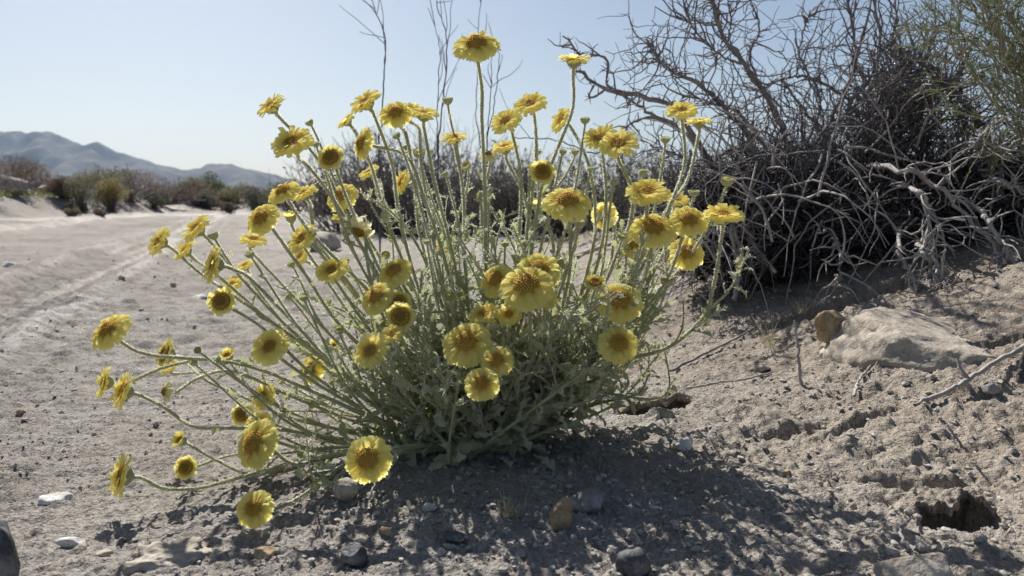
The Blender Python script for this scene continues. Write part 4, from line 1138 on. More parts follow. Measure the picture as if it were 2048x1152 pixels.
rock("rock_slab", "low rough grey rock outcrop flush with the sand at lower left", 292, 1146, 230, 64, M_PALE, 19, 0.8, 0.60, tilt=-0.1, cuts=12, rough=0.26, sub=5, cat="rock")
rock("stone", "little tan stone on open sand below the leftmost flowers", 40, 832, 24, 14, M_TAN, 20)
rock("stone", "white flake lying on the sandy track at the left edge", 14, 536, 30, 12, M_WHITE, 21, 0.8, 0.3)
rock("stone", "pale chip on sand beside the brown cup-shaped flower", 398, 598, 34, 10, M_WHITE, 22, 0.8, 0.3)
rock("boulder", "slanting grey boulder behind the flower stems at the foot of the brush", 752, 462, 130, 84, M_PALE, 24, 0.8, 0.2, tilt=-0.35, cuts=6, cat="boulder")
rock("boulder", "brown lump of rock behind the left flower stems", 625, 505, 120, 50, M_PALE, 25, 0.8, 0.3, cuts=7, cat="boulder")
rock("boulder", "long flat-topped grey block on the far bank at the left edge", 15, 388, 110, 42, M_GREY, 26, 0.5, 0.15, cuts=10, keep=0.5, cat="boulder")
rock("boulder", "low pale boulder next to the grey block on the far bank", 98, 388, 84, 26, M_PALE, 27, 0.6, 0.2, cuts=6, cat="boulder")
rock("stone", "blackish boulder poking into the bottom left corner", -66, 1240, 170, 290, M_DARK, 28, 0.8, 0.2, cuts=12, cat="boulder")  # made-up boulder, stands in for a dark corner patch of unclear cause
for k, (px, py, w, h, lb) in enumerate([
    (655, 524, 22, 14, "small dark stone on sand behind the stems at left"),
    (240, 560, 16, 9, "speck-like dark stone on the tread marks"), (590, 560, 18, 12, "dark pebble behind the thin stems at left centre"),
    (345, 575, 18, 12, "brown pebble right of the wheel track"), (1760, 902, 20, 14, "round grey pebble below the crack in the bank"),
    (1575, 958, 26, 18, "dull green pebble half in shade on the bank"), (1620, 945, 24, 16, "buff pebble beside the dull green one"),
    (1530, 745, 40, 16, "flat crumb of crust under the upright stick"), (1985, 790, 44, 24, "lumpy clod on the bank near the right edge"),
    (770, 1078, 36, 26, "dim grey stone in the shade left of the blackish one"), (240, 1090, 26, 16, "dark brown pebble beside the low outcrop"), (205, 1112, 40, 12, "thin dark flake in front of the low outcrop")]):
    rock("pebble", lb, px, py, w, h, (M_GREY, M_TAN, M_DARK, M_PALE)[k % 4], 60 + k, 0.9, 0.2, sub=3, cat="pebble")

# ------------------------------------------------------------------ woody growth
def wander(P0, D0, L, K, kink, rg, up=0.0, droop=0.0):
    """N crooked paths from P0 along D0"""
    N = len(P0); P = np.empty((N, K, 3)); P[:, 0] = P0
    D = unit(D0); step = (L / (K - 1))[:, None]
    for k in range(1, K):
        D = unit(D + rg.normal(0, kink, (N, 3)) + np.array([0, 0, up - droop * k / K]))
        P[:, k] = P[:, k - 1] + D * step
    return P

def spawn(paths, n, Lr, K, kink, rg, spread=0.8, up=0.1, tmin=0.2, droop=0.0):
    """side twigs off a list of sampled paths"""
    w = np.array([np.linalg.norm(np.diff(p, axis=0), axis=1).sum() for p in paths]); w = w / w.sum()
    idx = rg.choice(len(paths), n, p=w)
    P0, D0 = np.empty((n, 3)), np.empty((n, 3))
    for q, i in enumerate(idx):
        p = paths[i]; t = rg.uniform(tmin, 0.98) * (len(p) - 1); k = int(t); f = t - k
        P0[q] = p[k] * (1 - f) + p[min(k + 1, len(p) - 1)] * f
        T = unit(p[min(k + 1, len(p) - 1)] - p[max(k - 1, 0)])
        D0[q] = T * rg.uniform(0.2, 0.9) + unit(rg.normal(size=3)) * spread
    L = rg.uniform(*Lr, n)
    return wander(P0, D0, L, K, kink, rg, up, droop)

def taper(P, r0, r1):
    N, K = P.shape[:2]
    return np.asarray(r0).reshape(-1, 1) * (1 - np.linspace(0, 1, K)[None]) + np.asarray(r1).reshape(-1, 1) * np.linspace(0, 1, K)[None]

def flakes(P, size, rg, asp=0.5):
    N = len(P)
    a = unit(rg.normal(size=(N, 3))); b = unit(np.cross(a, rg.normal(size=(N, 3)))) * asp
    c = np.cross(a, b) * 0.5
    s = np.asarray(size).reshape(-1, 1)
    V = np.stack([P - a * s, P + b * s + c * s * 0.6, P + a * s, P - b * s + c * s * 0.6], 1).reshape(-1, 3)
    return V, np.arange(4 * N).reshape(-1, 4)

def ellipsoid(n, c, ax, rg, power=0.45):
    v = unit(rg.normal(size=(n, 3))) * (rg.random((n, 1)) ** power)
    return c + v * np.asarray(ax)

SB, SD = on_ground(1560, 596)       # foot of the dead shrubs
print("shrub foot", SB, SD, "root", ROOT, RD)

def limb(owner, origin, pts, r0, r1, rg, mat=M_BARK, name="branch", n=30, knots=0.12):
    """one crooked limb; pts are (photo x, y, depth)"""
    path = catmull([at(*p) for p in pts], n)
    seg = np.linalg.norm(path[-1] - path[0]) / n
    path[1:-1] += rg.normal(0, 0.16 * seg, (n - 2, 3))
    t = np.linspace(0, 1, n)
    R = (0.78 * r0 * (1 - t) + r1 * t) * (1 + knots * rg.normal(size=n)).clip(0.7, 1.4)
    V, Q = tubes(path[None] - origin, R[None], 8)
    obj(name, mesh_from(name, V, Q, mat), owner)
    return path

def twig_part(owner, origin, sets, mat, name="twigs", S=4):
    mb = MB()
    for P, R in sets:
        V, Q = tubes(P - origin, R, S); mb.add(V, Q)
    return obj(name, mb.mesh(name, mat), owner, kind="stuff")

def build_dead_shrubs():
    rg = np.random.default_rng(21)
    D = SD
    # --- nearer shrub with the long limbs reaching over the flowers
    o1 = SB.copy()
    s1 = thing("dead_shrub", "bare dead shrub with long crooked limbs reaching towards the flowers", "dead shrub", o1)
    A = [
     ([(1570, 560, D + .15), (1585, 420, D + .12), (1575, 300, D + .08), (1535, 200, D + .05), (1492, 132, D + .02), (1452, 78, D), (1432, 30, D - .02), (1418, -25, D - .03)], .0095, .0028),
     ([(1560, 540, D + .1), (1545, 400, D + .08), (1500, 285, D + .05), (1450, 215, D + .02), (1400, 172, D - .02), (1345, 142, D - .04), (1312, 112, D - .05), (1294, 80, D - .06)], .0085, .0022),
     ([(1520, 540, D + .12), (1450, 380, D + .1), (1380, 258, D + .05), (1335, 210, D + .02), (1265, 188, D), (1212, 178, D - .02), (1160, 142, D - .03), (1153, 105, D - .03), (1125, 72, D - .03)], .0085, .0014),
     ([(1265, 188, D), (1216, 172, D - .01), (1214, 120, D - .01), (1180, 109, D - .01)], .0042, .0018),
     ([(1212, 178, D - .02), (1190, 193, D - .02), (1178, 192, D - .02), (1187, 170, D - .02)], .0032, .0014),
     ([(1430, 330, D + .1), (1365, 262, D + .06), (1310, 232, D + .03), (1245, 190, D + .01)], .0060, .0022),
     ([(1345, 245, D + .08), (1295, 235, D + .05), (1245, 256, D + .03)], .0048, .0016),
     ([(1500, 132, D + .02), (1440, 110, D), (1385, 55, D - .02), (1371, 15, D - .02)], .0030, .0011),
     ([(1455, 84, D), (1462, 40, D + .01), (1456, 0, D + .01), (1466, -40, D)], .0026, .0013),
     ([(1540, 205, D + .06), (1500, 120, D + .06), (1520, 60, D + .05), (1505, 8, D + .05)], .0035, .0014),
     ([(1560, 330, D + .05), (1480, 230, D + .03), (1420, 205, D), (1362, 190, D - .02)], .0040, .0013),
     ([(1590, 400, D + .1), (1500, 300, D + .1), (1400, 320, D + .05), (1300, 290, D)], .0055, .0014),
     ([(1480, 560, D - .02), (1470, 500, D - .03), (1462, 455, D - .03), (1485, 452, D - .03), (1520, 505, D - .04), (1552, 545, D - .06)], .0055, .0030),
     ([(1468, 600, D - .05), (1482, 520, D - .03), (1465, 448, D - .03)], .0050, .0038),
     ([(1610, 300, D + .1), (1640, 200, D + .1), (1600, 110, D + .12), (1620, 20, D + .12)], .0042, .0013),
     ([(1380, 300, D), (1372, 380, D - .03), (1400, 470, D - .05), (1385, 560, D - .06)], .0040, .0016),
    ]
    paths = [limb(s1, o1, p, r0, r1, rg, M_BARKLIGHT if k in (12, 13) else M_BARK) for k, (p, r0, r1) in enumerate(A)]
    t1 = spawn(paths[:2] + paths[7:], 270, (0.03, 0.14), 7, 0.34, rg, 0.85, 0.05, 0.25)
    tl = spawn(paths[2:7], 26, (0.02, 0.07), 7, 0.3, rg, 0.85, 0.03, 0.3); t1 = np.concatenate([t1, tl])
    t2 = spawn(list(t1), 480, (0.012, 0.07), 5, 0.36, rg, 0.9, 0.04, 0.2)
    spur = spawn(paths, 500, (0.006, 0.02), 3, 0.2, rg, 1.2, 0.0, 0.1)
    twig_part(s1, o1, [(t1, taper(t1, rg.uniform(.0011, .0021, len(t1)), .0006)), (t2, taper(t2, rg.uniform(.0007, .0012, len(t2)), .0004)), (spur, taper(spur, .0014, .0003))], M_TWIGGREY)
    # long thin shoots and drooping pale twigs over the thicket
    def whips(owner, origin, xr, yr, dr, n, dirn, jit, Lr, up, droop, mat, name, kink=0.11):
        P0 = np.array([at(x, y, d) for x, y, d in zip(rg.uniform(*xr, n), rg.uniform(*yr, n), rg.uniform(*dr, n))])
        P = wander(P0, np.asarray(dirn) + rg.normal(0, jit, (n, 3)), rg.uniform(*Lr, n), 10, kink, rg, up, droop)
        P[:, :, 2] = np.maximum(P[:, :, 2], hbase(P[:, :, 0], P[:, :, 1]) + 0.004)
        T = spawn(list(P), n, (.02, .08), 6, .25, rg, .7, 0, .2)
        twig_part(owner, origin, [(P, taper(P, rg.uniform(.0011, .0029, n), .0006)), (T, taper(T, .0011, .0005))], mat, name)
    whips(s1, o1, (1480, 1680), (300, 430), (D, D + .25), 95, (-.1, 0, .9), .5, (.12, .34), .0, .12, M_TWIGGREY, "shoots", .24)
    whips(s1, o1, (1380, 1680), (300, 500), (D - .12, D + .02), 40, (-.1, -.45, .25), .65, (.10, .28), .0, .26, M_BARKLIGHT, "pale_twigs", .15)
    # dense dark thicket below
    sets = []; pts = []
    for (px, py, dd, ax, n) in [(1425, 440, .14, (.12, .18, .11), 1300), (1550, 450, .18, (.17, .22, .13), 2300), (1640, 410, .20, (.14, .20, .12), 1500)]:
        c = at(px, py, D + dd); P0 = ellipsoid(n, c, ax, rg)
        P = wander(P0, rg.normal(size=(n, 3)) + np.array([0, 0, 0.2]), rg.uniform(0.03, 0.17, n), 5, 0.40, rg, 0.0)
        sets.append((P, taper(P, rg.uniform(.0007, .0022, n), .0005))); pts.append(ellipsoid(int(n * 3.0), c + np.array([0, 0.04, -0.02]), np.asarray(ax) * 0.95, rg, 0.4))
    twig_part(s1, o1, sets, M_TWIG, "thicket", 3)
    P = np.concatenate(pts); V, Q = flakes(P - o1, rg.uniform(.003, .010, len(P)), rg)
    obj("dead_leaves", mesh_from("dead_leaves", V, Q, M_LITTER), s1, kind="stuff")

    # --- shrub on the right, against the green bush
    o2, d2 = on_ground(1850, 545)
    s2 = thing("dead_shrub", "tangled dead shrub with dense upright twigs on top of the bank beside the green bush", "dead shrub", o2)
    E = D + 0.12
    Bq = [
     ([(1800, 520, E), (1790, 330, E + .05), (1760, 250, E + .05), (1722, 160, E + .03), (1708, 80, E), (1690, -20, E)], .0095, .0025),
     ([(1700, 380, E), (1650, 330, E), (1655, 250, E), (1690, 180, E), (1720, 90, E + .03), (1745, -10, E + .04)], .0080, .0022),
     ([(1690, 325, E - .02), (1760, 270, E - .02), (1800, 210, E), (1850, 120, E + .02), (1880, 40, E + .02)], .0085, .0022),
     ([(1720, 270, E), (1700, 240, E), (1702, 200, E - .01), (1745, 150, E), (1760, 60, E + .02), (1735, -30, E + .02)], .0070, .0024),
     ([(1860, 400, E), (1840, 250, E + .03), (1842, 180, E + .03), (1800, 100, E + .05), (1790, 0, E + .05)], .0070, .0020),
     ([(1660, 290, E + .05), (1600, 210, E + .05), (1560, 160, E + .05), (1530, 175, E + .04)], .0046, .0016),
     ([(1700, 200, E + .03), (1620, 155, E + .02), (1560, 160, E), (1525, 180, E)], .0042, .0018),
     ([(1900, 420, E), (1930, 260, E + .02), (1900, 190, E), (1950, 80, E)], .0070, .0022),
     ([(1970, 470, E), (1965, 280, E - .02), (1900, 170, E - .02), (1860, 130, E - .02)], .0080, .0030),
     ([(2030, 440, E - .02), (1968, 262, E - .05), (1915, 190, E - .05), (1870, 160, E - .04)], .0075, .0028),
     ([(1700, 330, E + .06), (1790, 335, E - 0.25), (1860, 362, E - 0.27), (1920, 420, E - 0.31), (1985, 490, E - 0.35), (2040, 560, E - 0.37)], .0062, .0030),
     ([(1748, 366, E + .06), (1830, 380, E - 0.31), (1858, 420, E - 0.33), (1855, 480, E - 0.34), (1880, 540, E - 0.37)], .0052, .0022),
     ([(1920, 395, E + .06), (1970, 430, E - 0.32), (2010, 500, E - 0.37), (2060, 560, E - 0.39)], .0055, .0030),
     ([(1790, 420, E + .06), (1800, 480, E - 0.31), (1815, 540, E - 0.35), (1840, 590, E - 0.39), (1848, 640, E - 0.42)], .0048, .0020),
     ([(1850, 430, E + .06), (1845, 490, E - 0.35), (1868, 545, E - 0.39), (1905, 610, E - 0.43)], .0048, .0015),
     ([(2010, 330, E + .06), (1960, 300, E - 0.29), (1965, 260, E - 0.29)], .0060, .0050),
     ([(1940, 340, E + .06), (2000, 365, E - 0.29), (2060, 380, E - 0.31)], .0046, .0036),
     ([(1640, 440, E + .06), (1680, 500, E - 0.31), (1672, 570, E - 0.33)], .0035, .0016),
     ([(1900, 300, E), (1830, 240, E), (1760, 235, E - .02), (1690, 220, E - .03)], .0050, .0018),
    ]
    paths = [limb(s2, o2, p, r0, r1, rg, M_BARKLIGHT if 10 <= k <= 14 or k == 16 else M_BARK) for k, (p, r0, r1) in enumerate(Bq)]
    # bundle of near-parallel shoots leaning right
    nb = 34
    P0 = np.array([at(x, y, d) for x, y, d in zip(rg.uniform(1680, 1800, nb), rg.uniform(250, 345, nb), rg.uniform(E - .05, E + .1, nb))])
    Pb = wander(P0, np.array([0.55, 0.05, 0.75]) + rg.normal(0, .16, (nb, 3)), rg.uniform(.12, .26, nb), 9, 0.10, rg)
    t1 = spawn(paths[:10] + paths[18:] + list(Pb), 600, (0.03, 0.17), 7, 0.30, rg, 0.75, 0.08, 0.15)
    t2 = spawn(list(t1), 650, (0.012, 0.07), 5, 0.34, rg, 0.85, 0.05, 0.2)
    t3 = spawn(paths[10:18], 190, (0.02, 0.10), 6, 0.34, rg, 0.8, -0.08, 0.15)
    spur = spawn(paths + list(Pb), 650, (0.005, 0.018), 3, 0.2, rg, 1.2, 0.0, 0.1)
    twig_part(s2, o2, [(Pb, taper(Pb, rg.uniform(.0016, .0034, nb), .0009)), (t1, taper(t1, rg.uniform(.0011, .0023, len(t1)), .0006)), (t2, taper(t2, rg.uniform(.0007, .0012, len(t2)), .0004)),
                       (spur, taper(spur, .0015, .0003))], M_TWIGGREY)
    twig_part(s2, o2, [(t3, taper(t3, rg.uniform(.0012, .0024, len(t3)), .0007))], M_BARKLIGHT, "pale_twigs")
    whips(s2, o2, (1640, 1960), (260, 420), (E - .05, E + .2), 140, (.12, 0, .9), .5, (.12, .36), .0, .12, M_TWIGGREY, "shoots", .22)
    whips(s2, o2, (1660, 2080), (290, 480), (E - .24, E - .06), 62, (.05, -.4, .2), .7, (.10, .30), .0, .26, M_BARKLIGHT, "drooping_twigs", .15)
    sets = []; pts = []
    for (px, py, dd, ax, n) in [(1730, 430, .12, (.15, .22, .095), 1600), (1870, 425, .14, (.17, .24, .10), 1900), (2010, 410, .14, (.17, .24, .11), 1800), (1780, 345, .2, (.16, .16, .03), 300)]:
        c = at(px, py, D + dd); P0 = ellipsoid(n, c, ax, rg)
        P = wander(P0, rg.normal(size=(n, 3)) + np.array([0.1, 0, 0.1]), rg.uniform(0.03, 0.18, n), 5, 0.38, rg, 0.0)
        sets.append((P, taper(P, rg.uniform(.0007, .0024, n), .0005))); pts.append(ellipsoid(int(n * 2.6), c + np.array([0, 0.05, -0.03]), np.asarray(ax) * 0.95, rg, 0.4))
    twig_part(s2, o2, sets, M_TWIG, "thicket", 3)
    P = np.concatenate(pts); V, Q = flakes(P - o2, rg.uniform(.003, .010, len(P)), rg)
    obj("dead_leaves", mesh_from("dead_leaves", V, Q, M_LITTER), s2, kind="stuff")
build_dead_shrubs()

def strips(P, Dn, L, W, rg, bend=0.3):
    """narrow leaves: N strips of 3 rungs"""
    N = len(P); Dn = unit(Dn); s = unit(np.cross(Dn, rg.normal(size=(N, 3)))); nn = np.cross(s, Dn)
    b = rg.normal(0, bend, N)
    V = []
    for t, w in ((0, .35), (.45, 1.0), (1.0, .08)):
        c = P + Dn * (L * t)[:, None] + nn * (b * L * t * t)[:, None]
        V += [c - s * (W * w)[:, None], c + s * (W * w)[:, None]]
    V = np.stack(V, 1).reshape(-1, 3)
    q = np.array([[0, 1, 3, 2], [2, 3, 5, 4]])
    return V, (q[None] + (np.arange(N) * 6)[:, None, None]).reshape(-1, 4)

def build_green_bush():
    rg = np.random.default_rng(33)
    o, d = on_ground(2120, 560)
    s = thing("green_bush", "living green bush with wispy narrow leaves hanging in at the upper corner", "bush", o)
    ends = []
    paths = []
    for k in range(44):
        ex, ey = rg.uniform(1850, 2300), rg.uniform(-170, 290)
        ed = SD + rg.uniform(-0.22, 0.12)
        if ex < 1960: ey = rg.uniform(-160, 60 + (ex - 1850) * 1.7)
        b = (rg.uniform(2090, 2200), rg.uniform(430, 560), SD + rg.uniform(-.12, .05))
        m1 = (b[0] - 30 + rg.normal(0, 40), 0.6 * b[1] + 0.4 * ey, 0.5 * (b[2] + ed)); m2 = (0.35 * b[0] + 0.65 * ex + rg.normal(0, 20), 0.25 * b[1] + 0.75 * ey - 20, ed)
        paths.append(limb(s, o, [b, m1, m2, (ex, ey, ed)], .0042, .0010, rg, M_GREENTWIG, "stem", 24, 0.05))
    t1 = spawn(paths, 420, (0.05, 0.15), 8, 0.16, rg, 0.45, 0.03, 0.35)
    t2 = spawn(list(t1), 700, (0.03, 0.08), 6, 0.16, rg, 0.45, 0.03, 0.2)
    twig_part(s, o, [(t1, taper(t1, .0011, .0006)), (t2, taper(t2, .0008, .0005))], M_GREENTWIG, "twigs", 4)
    allp = np.concatenate([t1.reshape(-1, 3), t2.reshape(-1, 3)]); alld = np.concatenate([np.gradient(t1, axis=1).reshape(-1, 3), np.gradient(t2, axis=1).reshape(-1, 3)])
    NLF = 16000; pick = rg.choice(len(allp), NLF)
    V, Q = strips(allp[pick] + rg.normal(0, .002, (NLF, 3)) - o, unit(alld[pick]) + rg.normal(0, .42, (NLF, 3)), rg.uniform(.007, .019, NLF), rg.uniform(.0005, .0010, NLF), rg)
    obj("leaves", mesh_from("leaves", V, Q, M_GREEN), s, kind="stuff")
build_green_bush()

# ------------------------------------------------------------------ brush and bushes further off
def brush(label, px, py, wpx, hpx, seed, mt, ml, n=260, leaf=0.011, nl=4200, up=0.9):
    rg = np.random.default_rng(seed)
    p, d = on_ground(px, py)
    W, H = wpx * d / F_PX, hpx * d / F_PX
    o = thing("brush_shrub", label, "shrub", p, "grey brush behind the flowers")
    P0 = p + np.stack([rg.normal(0, W * .16, n), rg.normal(0, W * .16, n), np.full(n, -0.01)], -1)
    Dn = np.stack([rg.normal(0, .42, n) + (P0[:, 0] - p[0]) / W * 1.4, rg.normal(0, .3, n), np.full(n, up)], -1)
    st = wander(P0, Dn, H * rg.uniform(.5, 1.12, n), 9, 0.10, rg, 0.02)
    t1 = spawn(list(st), n * 3, (H * .08, H * .30), 5, 0.18, rg, 0.5, 0.12, 0.25)
    k = d / 3.5
    mb = MB()
    for P, r0, r1 in ((st, .0026, .0010), (t1, .0013, .0007)):
        V, Q = tubes(P - p, taper(P, r0 * k, r1 * k), 3); mb.add(V, Q)
    obj("branches", mb.mesh("branches", mt), o, kind="stuff")
    pk = t1.reshape(-1, 3)[rg.choice(t1.shape[0] * 5, nl)] + rg.normal(0, .01, (nl, 3))
    low = pk[:, 2] - p[2] < H * rg.uniform(0.25, 1.0, nl); pk = pk[low]
    V, Q = flakes(pk - p, rg.uniform(.4, 1.1, len(pk)) * leaf * k, rg)
    obj("foliage", mesh_from("foliage", V, Q, ml), o, kind="stuff")
M_BRUSHTWIG = mat_bark("brush_twig", (0.10, 0.088, 0.09), (0.23, 0.205, 0.20))
M_BRUSHLEAF = mat_leafy("brush_leaf", (0.075, 0.07, 0.055), (0.19, 0.175, 0.14), 0.25, scale=8)
M_BRUSHOLIVE = mat_leafy("brush_olive", (0.09, 0.10, 0.045), (0.20, 0.20, 0.10), 0.25, scale=8)
for k, (px, py, w, h, lb, ml) in enumerate([
    (705, 462, 170, 165, "dark brush clump behind the left flower stems, right of the far hills", M_BRUSHLEAF),
    (800, 470, 200, 205, "grey twiggy brush behind the plant, below two dry stalks", M_BRUSHLEAF),
    (915, 472, 200, 205, "grey brush behind the middle of the plant under the tallest flower", M_BRUSHLEAF),
    (1020, 470, 180, 175, "low grey brush showing between stems right of the tallest flower", M_BRUSHLEAF),
    (1130, 470, 170, 125, "lowest grey brush below the gap of sky behind the plant", M_BRUSHOLIVE),
    (1235, 462, 150, 185, "thin upright brush between the plant and the dead shrubs", M_BRUSHOLIVE),
    (1335, 470, 130, 170, "pale grassy brush against the left side of the dead shrubs", M_BRUSHLEAF)]):
    brush(lb, px, py, w, h, 300 + k, M_BRUSHTWIG, ml, n=200 if k < 4 else 150)

def far_bush(label, px, py, wpx, hpx, seed, c1, c2, nl=2600, dist=None, tall=0.0):
    rg = np.random.default_rng(seed)
    p, d = on_ground(px, py, 120)
    W, H = 0.5 * wpx * d / F_PX, hpx * d / F_PX
    o = thing("desert_bush", label, "bush", p, "scrub along the far bank of the track")
    ml = mat_leafy("bush_leaf", c1, c2, 0.25, scale=3.0)
    nlob = 7
    cen = np.stack([rg.normal(0, W * .42, nlob), rg.normal(0, W * .35, nlob), H * rg.uniform(.28, .72, nlob)], -1)
    rad = np.stack([W * rg.uniform(.35, .6, nlob), W * rg.uniform(.35, .6, nlob), H * rg.uniform(.22, .36, nlob)], -1)
    idx = rg.integers(0, nlob, nl)
    P = cen[idx] + unit(rg.normal(size=(nl, 3))) * (rg.random((nl, 1)) ** .35) * rad[idx]
    P[:, 2] = np.abs(P[:, 2])
    mb = MB(); V, Q = flakes(P, rg.uniform(.5, 1.2, nl) * 1.3 * d / F_PX * 1.5, rg, 0.55); mb.add(V, Q)
    obj("crown", mb.mesh("crown", ml), o, kind="stuff")
    n = 46
    P0 = np.stack([rg.normal(0, W * .12, n), rg.normal(0, W * .12, n), np.full(n, -.03)], -1)
    tip = cen[rg.integers(0, nlob, n)] + rg.normal(0, 1, (n, 3)) * np.array([W * .3, W * .3, H * .22]); tip[:, 2] = np.abs(tip[:, 2]) * 0.95
    t = np.linspace(0, 1, 6)[None, :, None]
    st = P0[:, None] * (1 - t) + tip[:, None] * t + rg.normal(0, .03 * H, (n, 6, 3)) * t
    V, Q = tubes(st, taper(st, .0009 * d, .00035 * d), 3)
    obj("branches", mesh_from("branches", V, Q, M_BRUSHTWIG), o, kind="stuff")
_T = ((.07, .052, .04), (.17, .13, .10)), ((.075, .075, .04), (.17, .16, .095)), ((.045, .062, .022), (.12, .135, .055)), ((.075, .056, .044), (.155, .122, .10)), ((.20, .165, .06), (.38, .32, .13)), ((.04, .042, .03), (.11, .105, .08))
BR, OL, GN, RB, ST, DK = [tuple(tuple(min(0.6, v * f) for v in c) for c in pr) for pr, f in zip(_T, (1.7, 1.8, 1.5, 1.6, 1.2, 1.9))]
for k, (px, py, w, h, c, lb) in enumerate([
    (-70, 392, 170, 92, BR, "brown bush running out of the left edge behind the grey block"),
    (30, 384, 120, 74, RB, "reddish brown bush behind the grey block on the far bank"),
    (95, 384, 90, 72, BR, "rounded brown bush behind the low pale boulder"),
    (160, 420, 78, 78, OL, "olive bush rooted on the lip of the bank left of the straw-coloured one"),
    (222, 424, 56, 70, ST, "straw-yellow bush on the lip of the far bank"),
    (262, 402, 118, 74, RB, "broad rusty bush right of the straw-coloured one"),
    (200, 392, 100, 56, OL, "dull bush half hidden behind the straw-coloured one"),
    (330, 408, 92, 58, BR, "brown bush midway along the far bank"),
    (305, 418, 50, 40, DK, "dark small bush at the foot of the far bank"),
    (385, 406, 80, 52, OL, "olive bush below the saddle between the hills"),
    (432, 404, 76, 58, GN, "green rounded bush below the second hilltop"),
    (408, 420, 52, 32, DK, "low grey-green bush where the track bends"),
    (465, 418, 66, 42, OL, "olive bush at the bend of the track"),
    (512, 421, 66, 48, DK, "dark bush left of the nodding yellow flower pair"),
    (548, 414, 80, 46, OL, "olive bush under the right slope of the second hill"),
    (592, 424, 76, 62, GN, "dark green bush behind the left flower stems"),
    (645, 430, 90, 78, DK, "dark bush at the foot of the grey brush"),
    (350, 403, 150, 42, RB, "low brown scrub under the first hill's right slope"),
    (130, 398, 60, 44, BR, "small brown bush right of the pale boulder"),
    (470, 408, 110, 36, BR, "brown scrub behind the bend of the track")]):
    far_bush(lb, px, py, w * 1.25, h * 1.04, 500 + k, c[0], c[1])

rgb = np.random.default_rng(91)
for k, px in enumerate(sorted(rgb.uniform(5, 500, 9))):
    c = (BR, OL, DK)[k % 3]
    nth = ("first", "second", "third", "fourth", "fifth", "sixth", "seventh", "eighth", "ninth")[k]
    far_bush("low dry scrub plant at the foot of the far bank, %s from the left edge" % nth, px, 438 - 0.030 * px + rgb.uniform(-14, 2), rgb.uniform(20, 46), rgb.uniform(12, 26), 600 + k, c[0], c[1], nl=700)

# ------------------------------------------------------------------ dry stalks, sticks, grass
def stalk(label, pts, r0, r1, seed, twigs=8):
    rg = np.random.default_rng(seed)
    foot = at(*pts[0]); g = np.array([foot[0], foot[1], float(hbase(foot[0], foot[1])) - 0.01])
    o = thing("dry_stalk", label, "dry stalk", g, "tall thin dry stalks behind the plant")
    path = catmull([g] + [at(*p) for p in pts], 40)
    path[1:-1] += rg.normal(0, .0012, (38, 3))
    V, Q = tubes(path[None] - g, (np.linspace(r0, r1, 40) * (1 + .1 * rg.normal(size=40)))[None], 5)
    obj("stem", mesh_from("stem", V, Q, M_TWIG), o)
    t1 = spawn([path], twigs, (.04, .16), 7, .12, rg, .35, .06, .35)
    for t in t1:
        V, Q = tubes(t[None] - g, taper(t[None], .0010, .0006), 4)
        obj("side_twig", mesh_from("side_twig", V, Q, M_TWIG), o)
Dk = 2.1
stalk("dry stalk curving to the top edge above the drooping arched stem", [(758, 330, Dk), (764, 230, Dk), (768, 150, Dk), (770, 75, Dk), (752, 25, Dk), (738, -20, Dk)], .0026, .0010, 1)
stalk("thickest dry stalk between the arched stem and the tallest flower", [(876, 330, Dk), (882, 240, Dk), (892, 150, Dk), (893, 70, Dk), (878, 25, Dk), (866, -20, Dk)], .0026, .0010, 2)
stalk("thinner dry stalk just left of the thickest one", [(875, 330, Dk), (876, 200, Dk), (880, 110, Dk), (872, 60, Dk), (855, 15, Dk)], .0016, .0008, 3, 4)
stalk("dry stalk passing behind the tallest flower", [(965, 330, Dk), (952, 230, Dk), (956, 120, Dk), (958, 40, Dk), (964, -20, Dk)], .0015, .0008, 4, 3)
stalk("dry stalk right of the tallest flower's stem, the left of two", [(974, 330, Dk), (978, 230, Dk), (984, 150, Dk), (980, 105, Dk)], .0018, .0008, 5, 3)
stalk("dry stalk right of the tallest flower's stem, the right of two", [(975, 300, Dk), (985, 230, Dk), (996, 150, Dk), (998, 110, Dk), (990, 80, Dk)], .0018, .0008, 6, 3)
stalk("forked dry stalk in the sky above the right flower pair", [(1245, 330, Dk), (1258, 230, Dk), (1270, 150, Dk), (1262, 105, Dk)], .0018, .0008, 7, 6)
stalk("long dry stem slanting behind the right-hand buds", [(1240, 330, Dk - .2), (1180, 305, Dk - .2), (1110, 280, Dk - .2), (1030, 275, Dk - .2)], .0020, .0012, 9, 2)

def stick(name, label, pts, r0, r1, seed, mat, lift=0.004, twigs=0):
    """pts: photo x, y and height above the ground in metres"""
    rg = np.random.default_rng(seed)
    W = []
    for (x, y, h) in pts:
        if h >= 0: p, d = on_ground(x, y); p = p + np.array([0, 0, h + lift]); last = d
        else: p = at(x, y, last)
        W.append(p)
    o0 = W[0]
    path = catmull(W, 24); path[1:-1] += rg.normal(0, .0006, (22, 3))
    R = np.linspace(r0, r1, 24) * (1 + .12 * rg.normal(size=24)).clip(.7, 1.4)
    if not twigs:
        V, Q = tubes(path[None] - o0, R[None], 6)
        return tag(obj(name, mesh_from(name, V, Q, mat), loc=o0), label, "stick")
    o = thing(name, label, "stick", o0)
    V, Q = tubes(path[None] - o0, R[None], 6); obj("shaft", mesh_from("shaft", V, Q, mat), o)
    for t in spawn([path], twigs, (.02, .05), 5, .15, rg, .5, .05, .2):
        V, Q = tubes(t[None] - o0, taper(t[None], r1, r1 * .5), 5); obj("side_twig", mesh_from("side_twig", V, Q, mat), o)

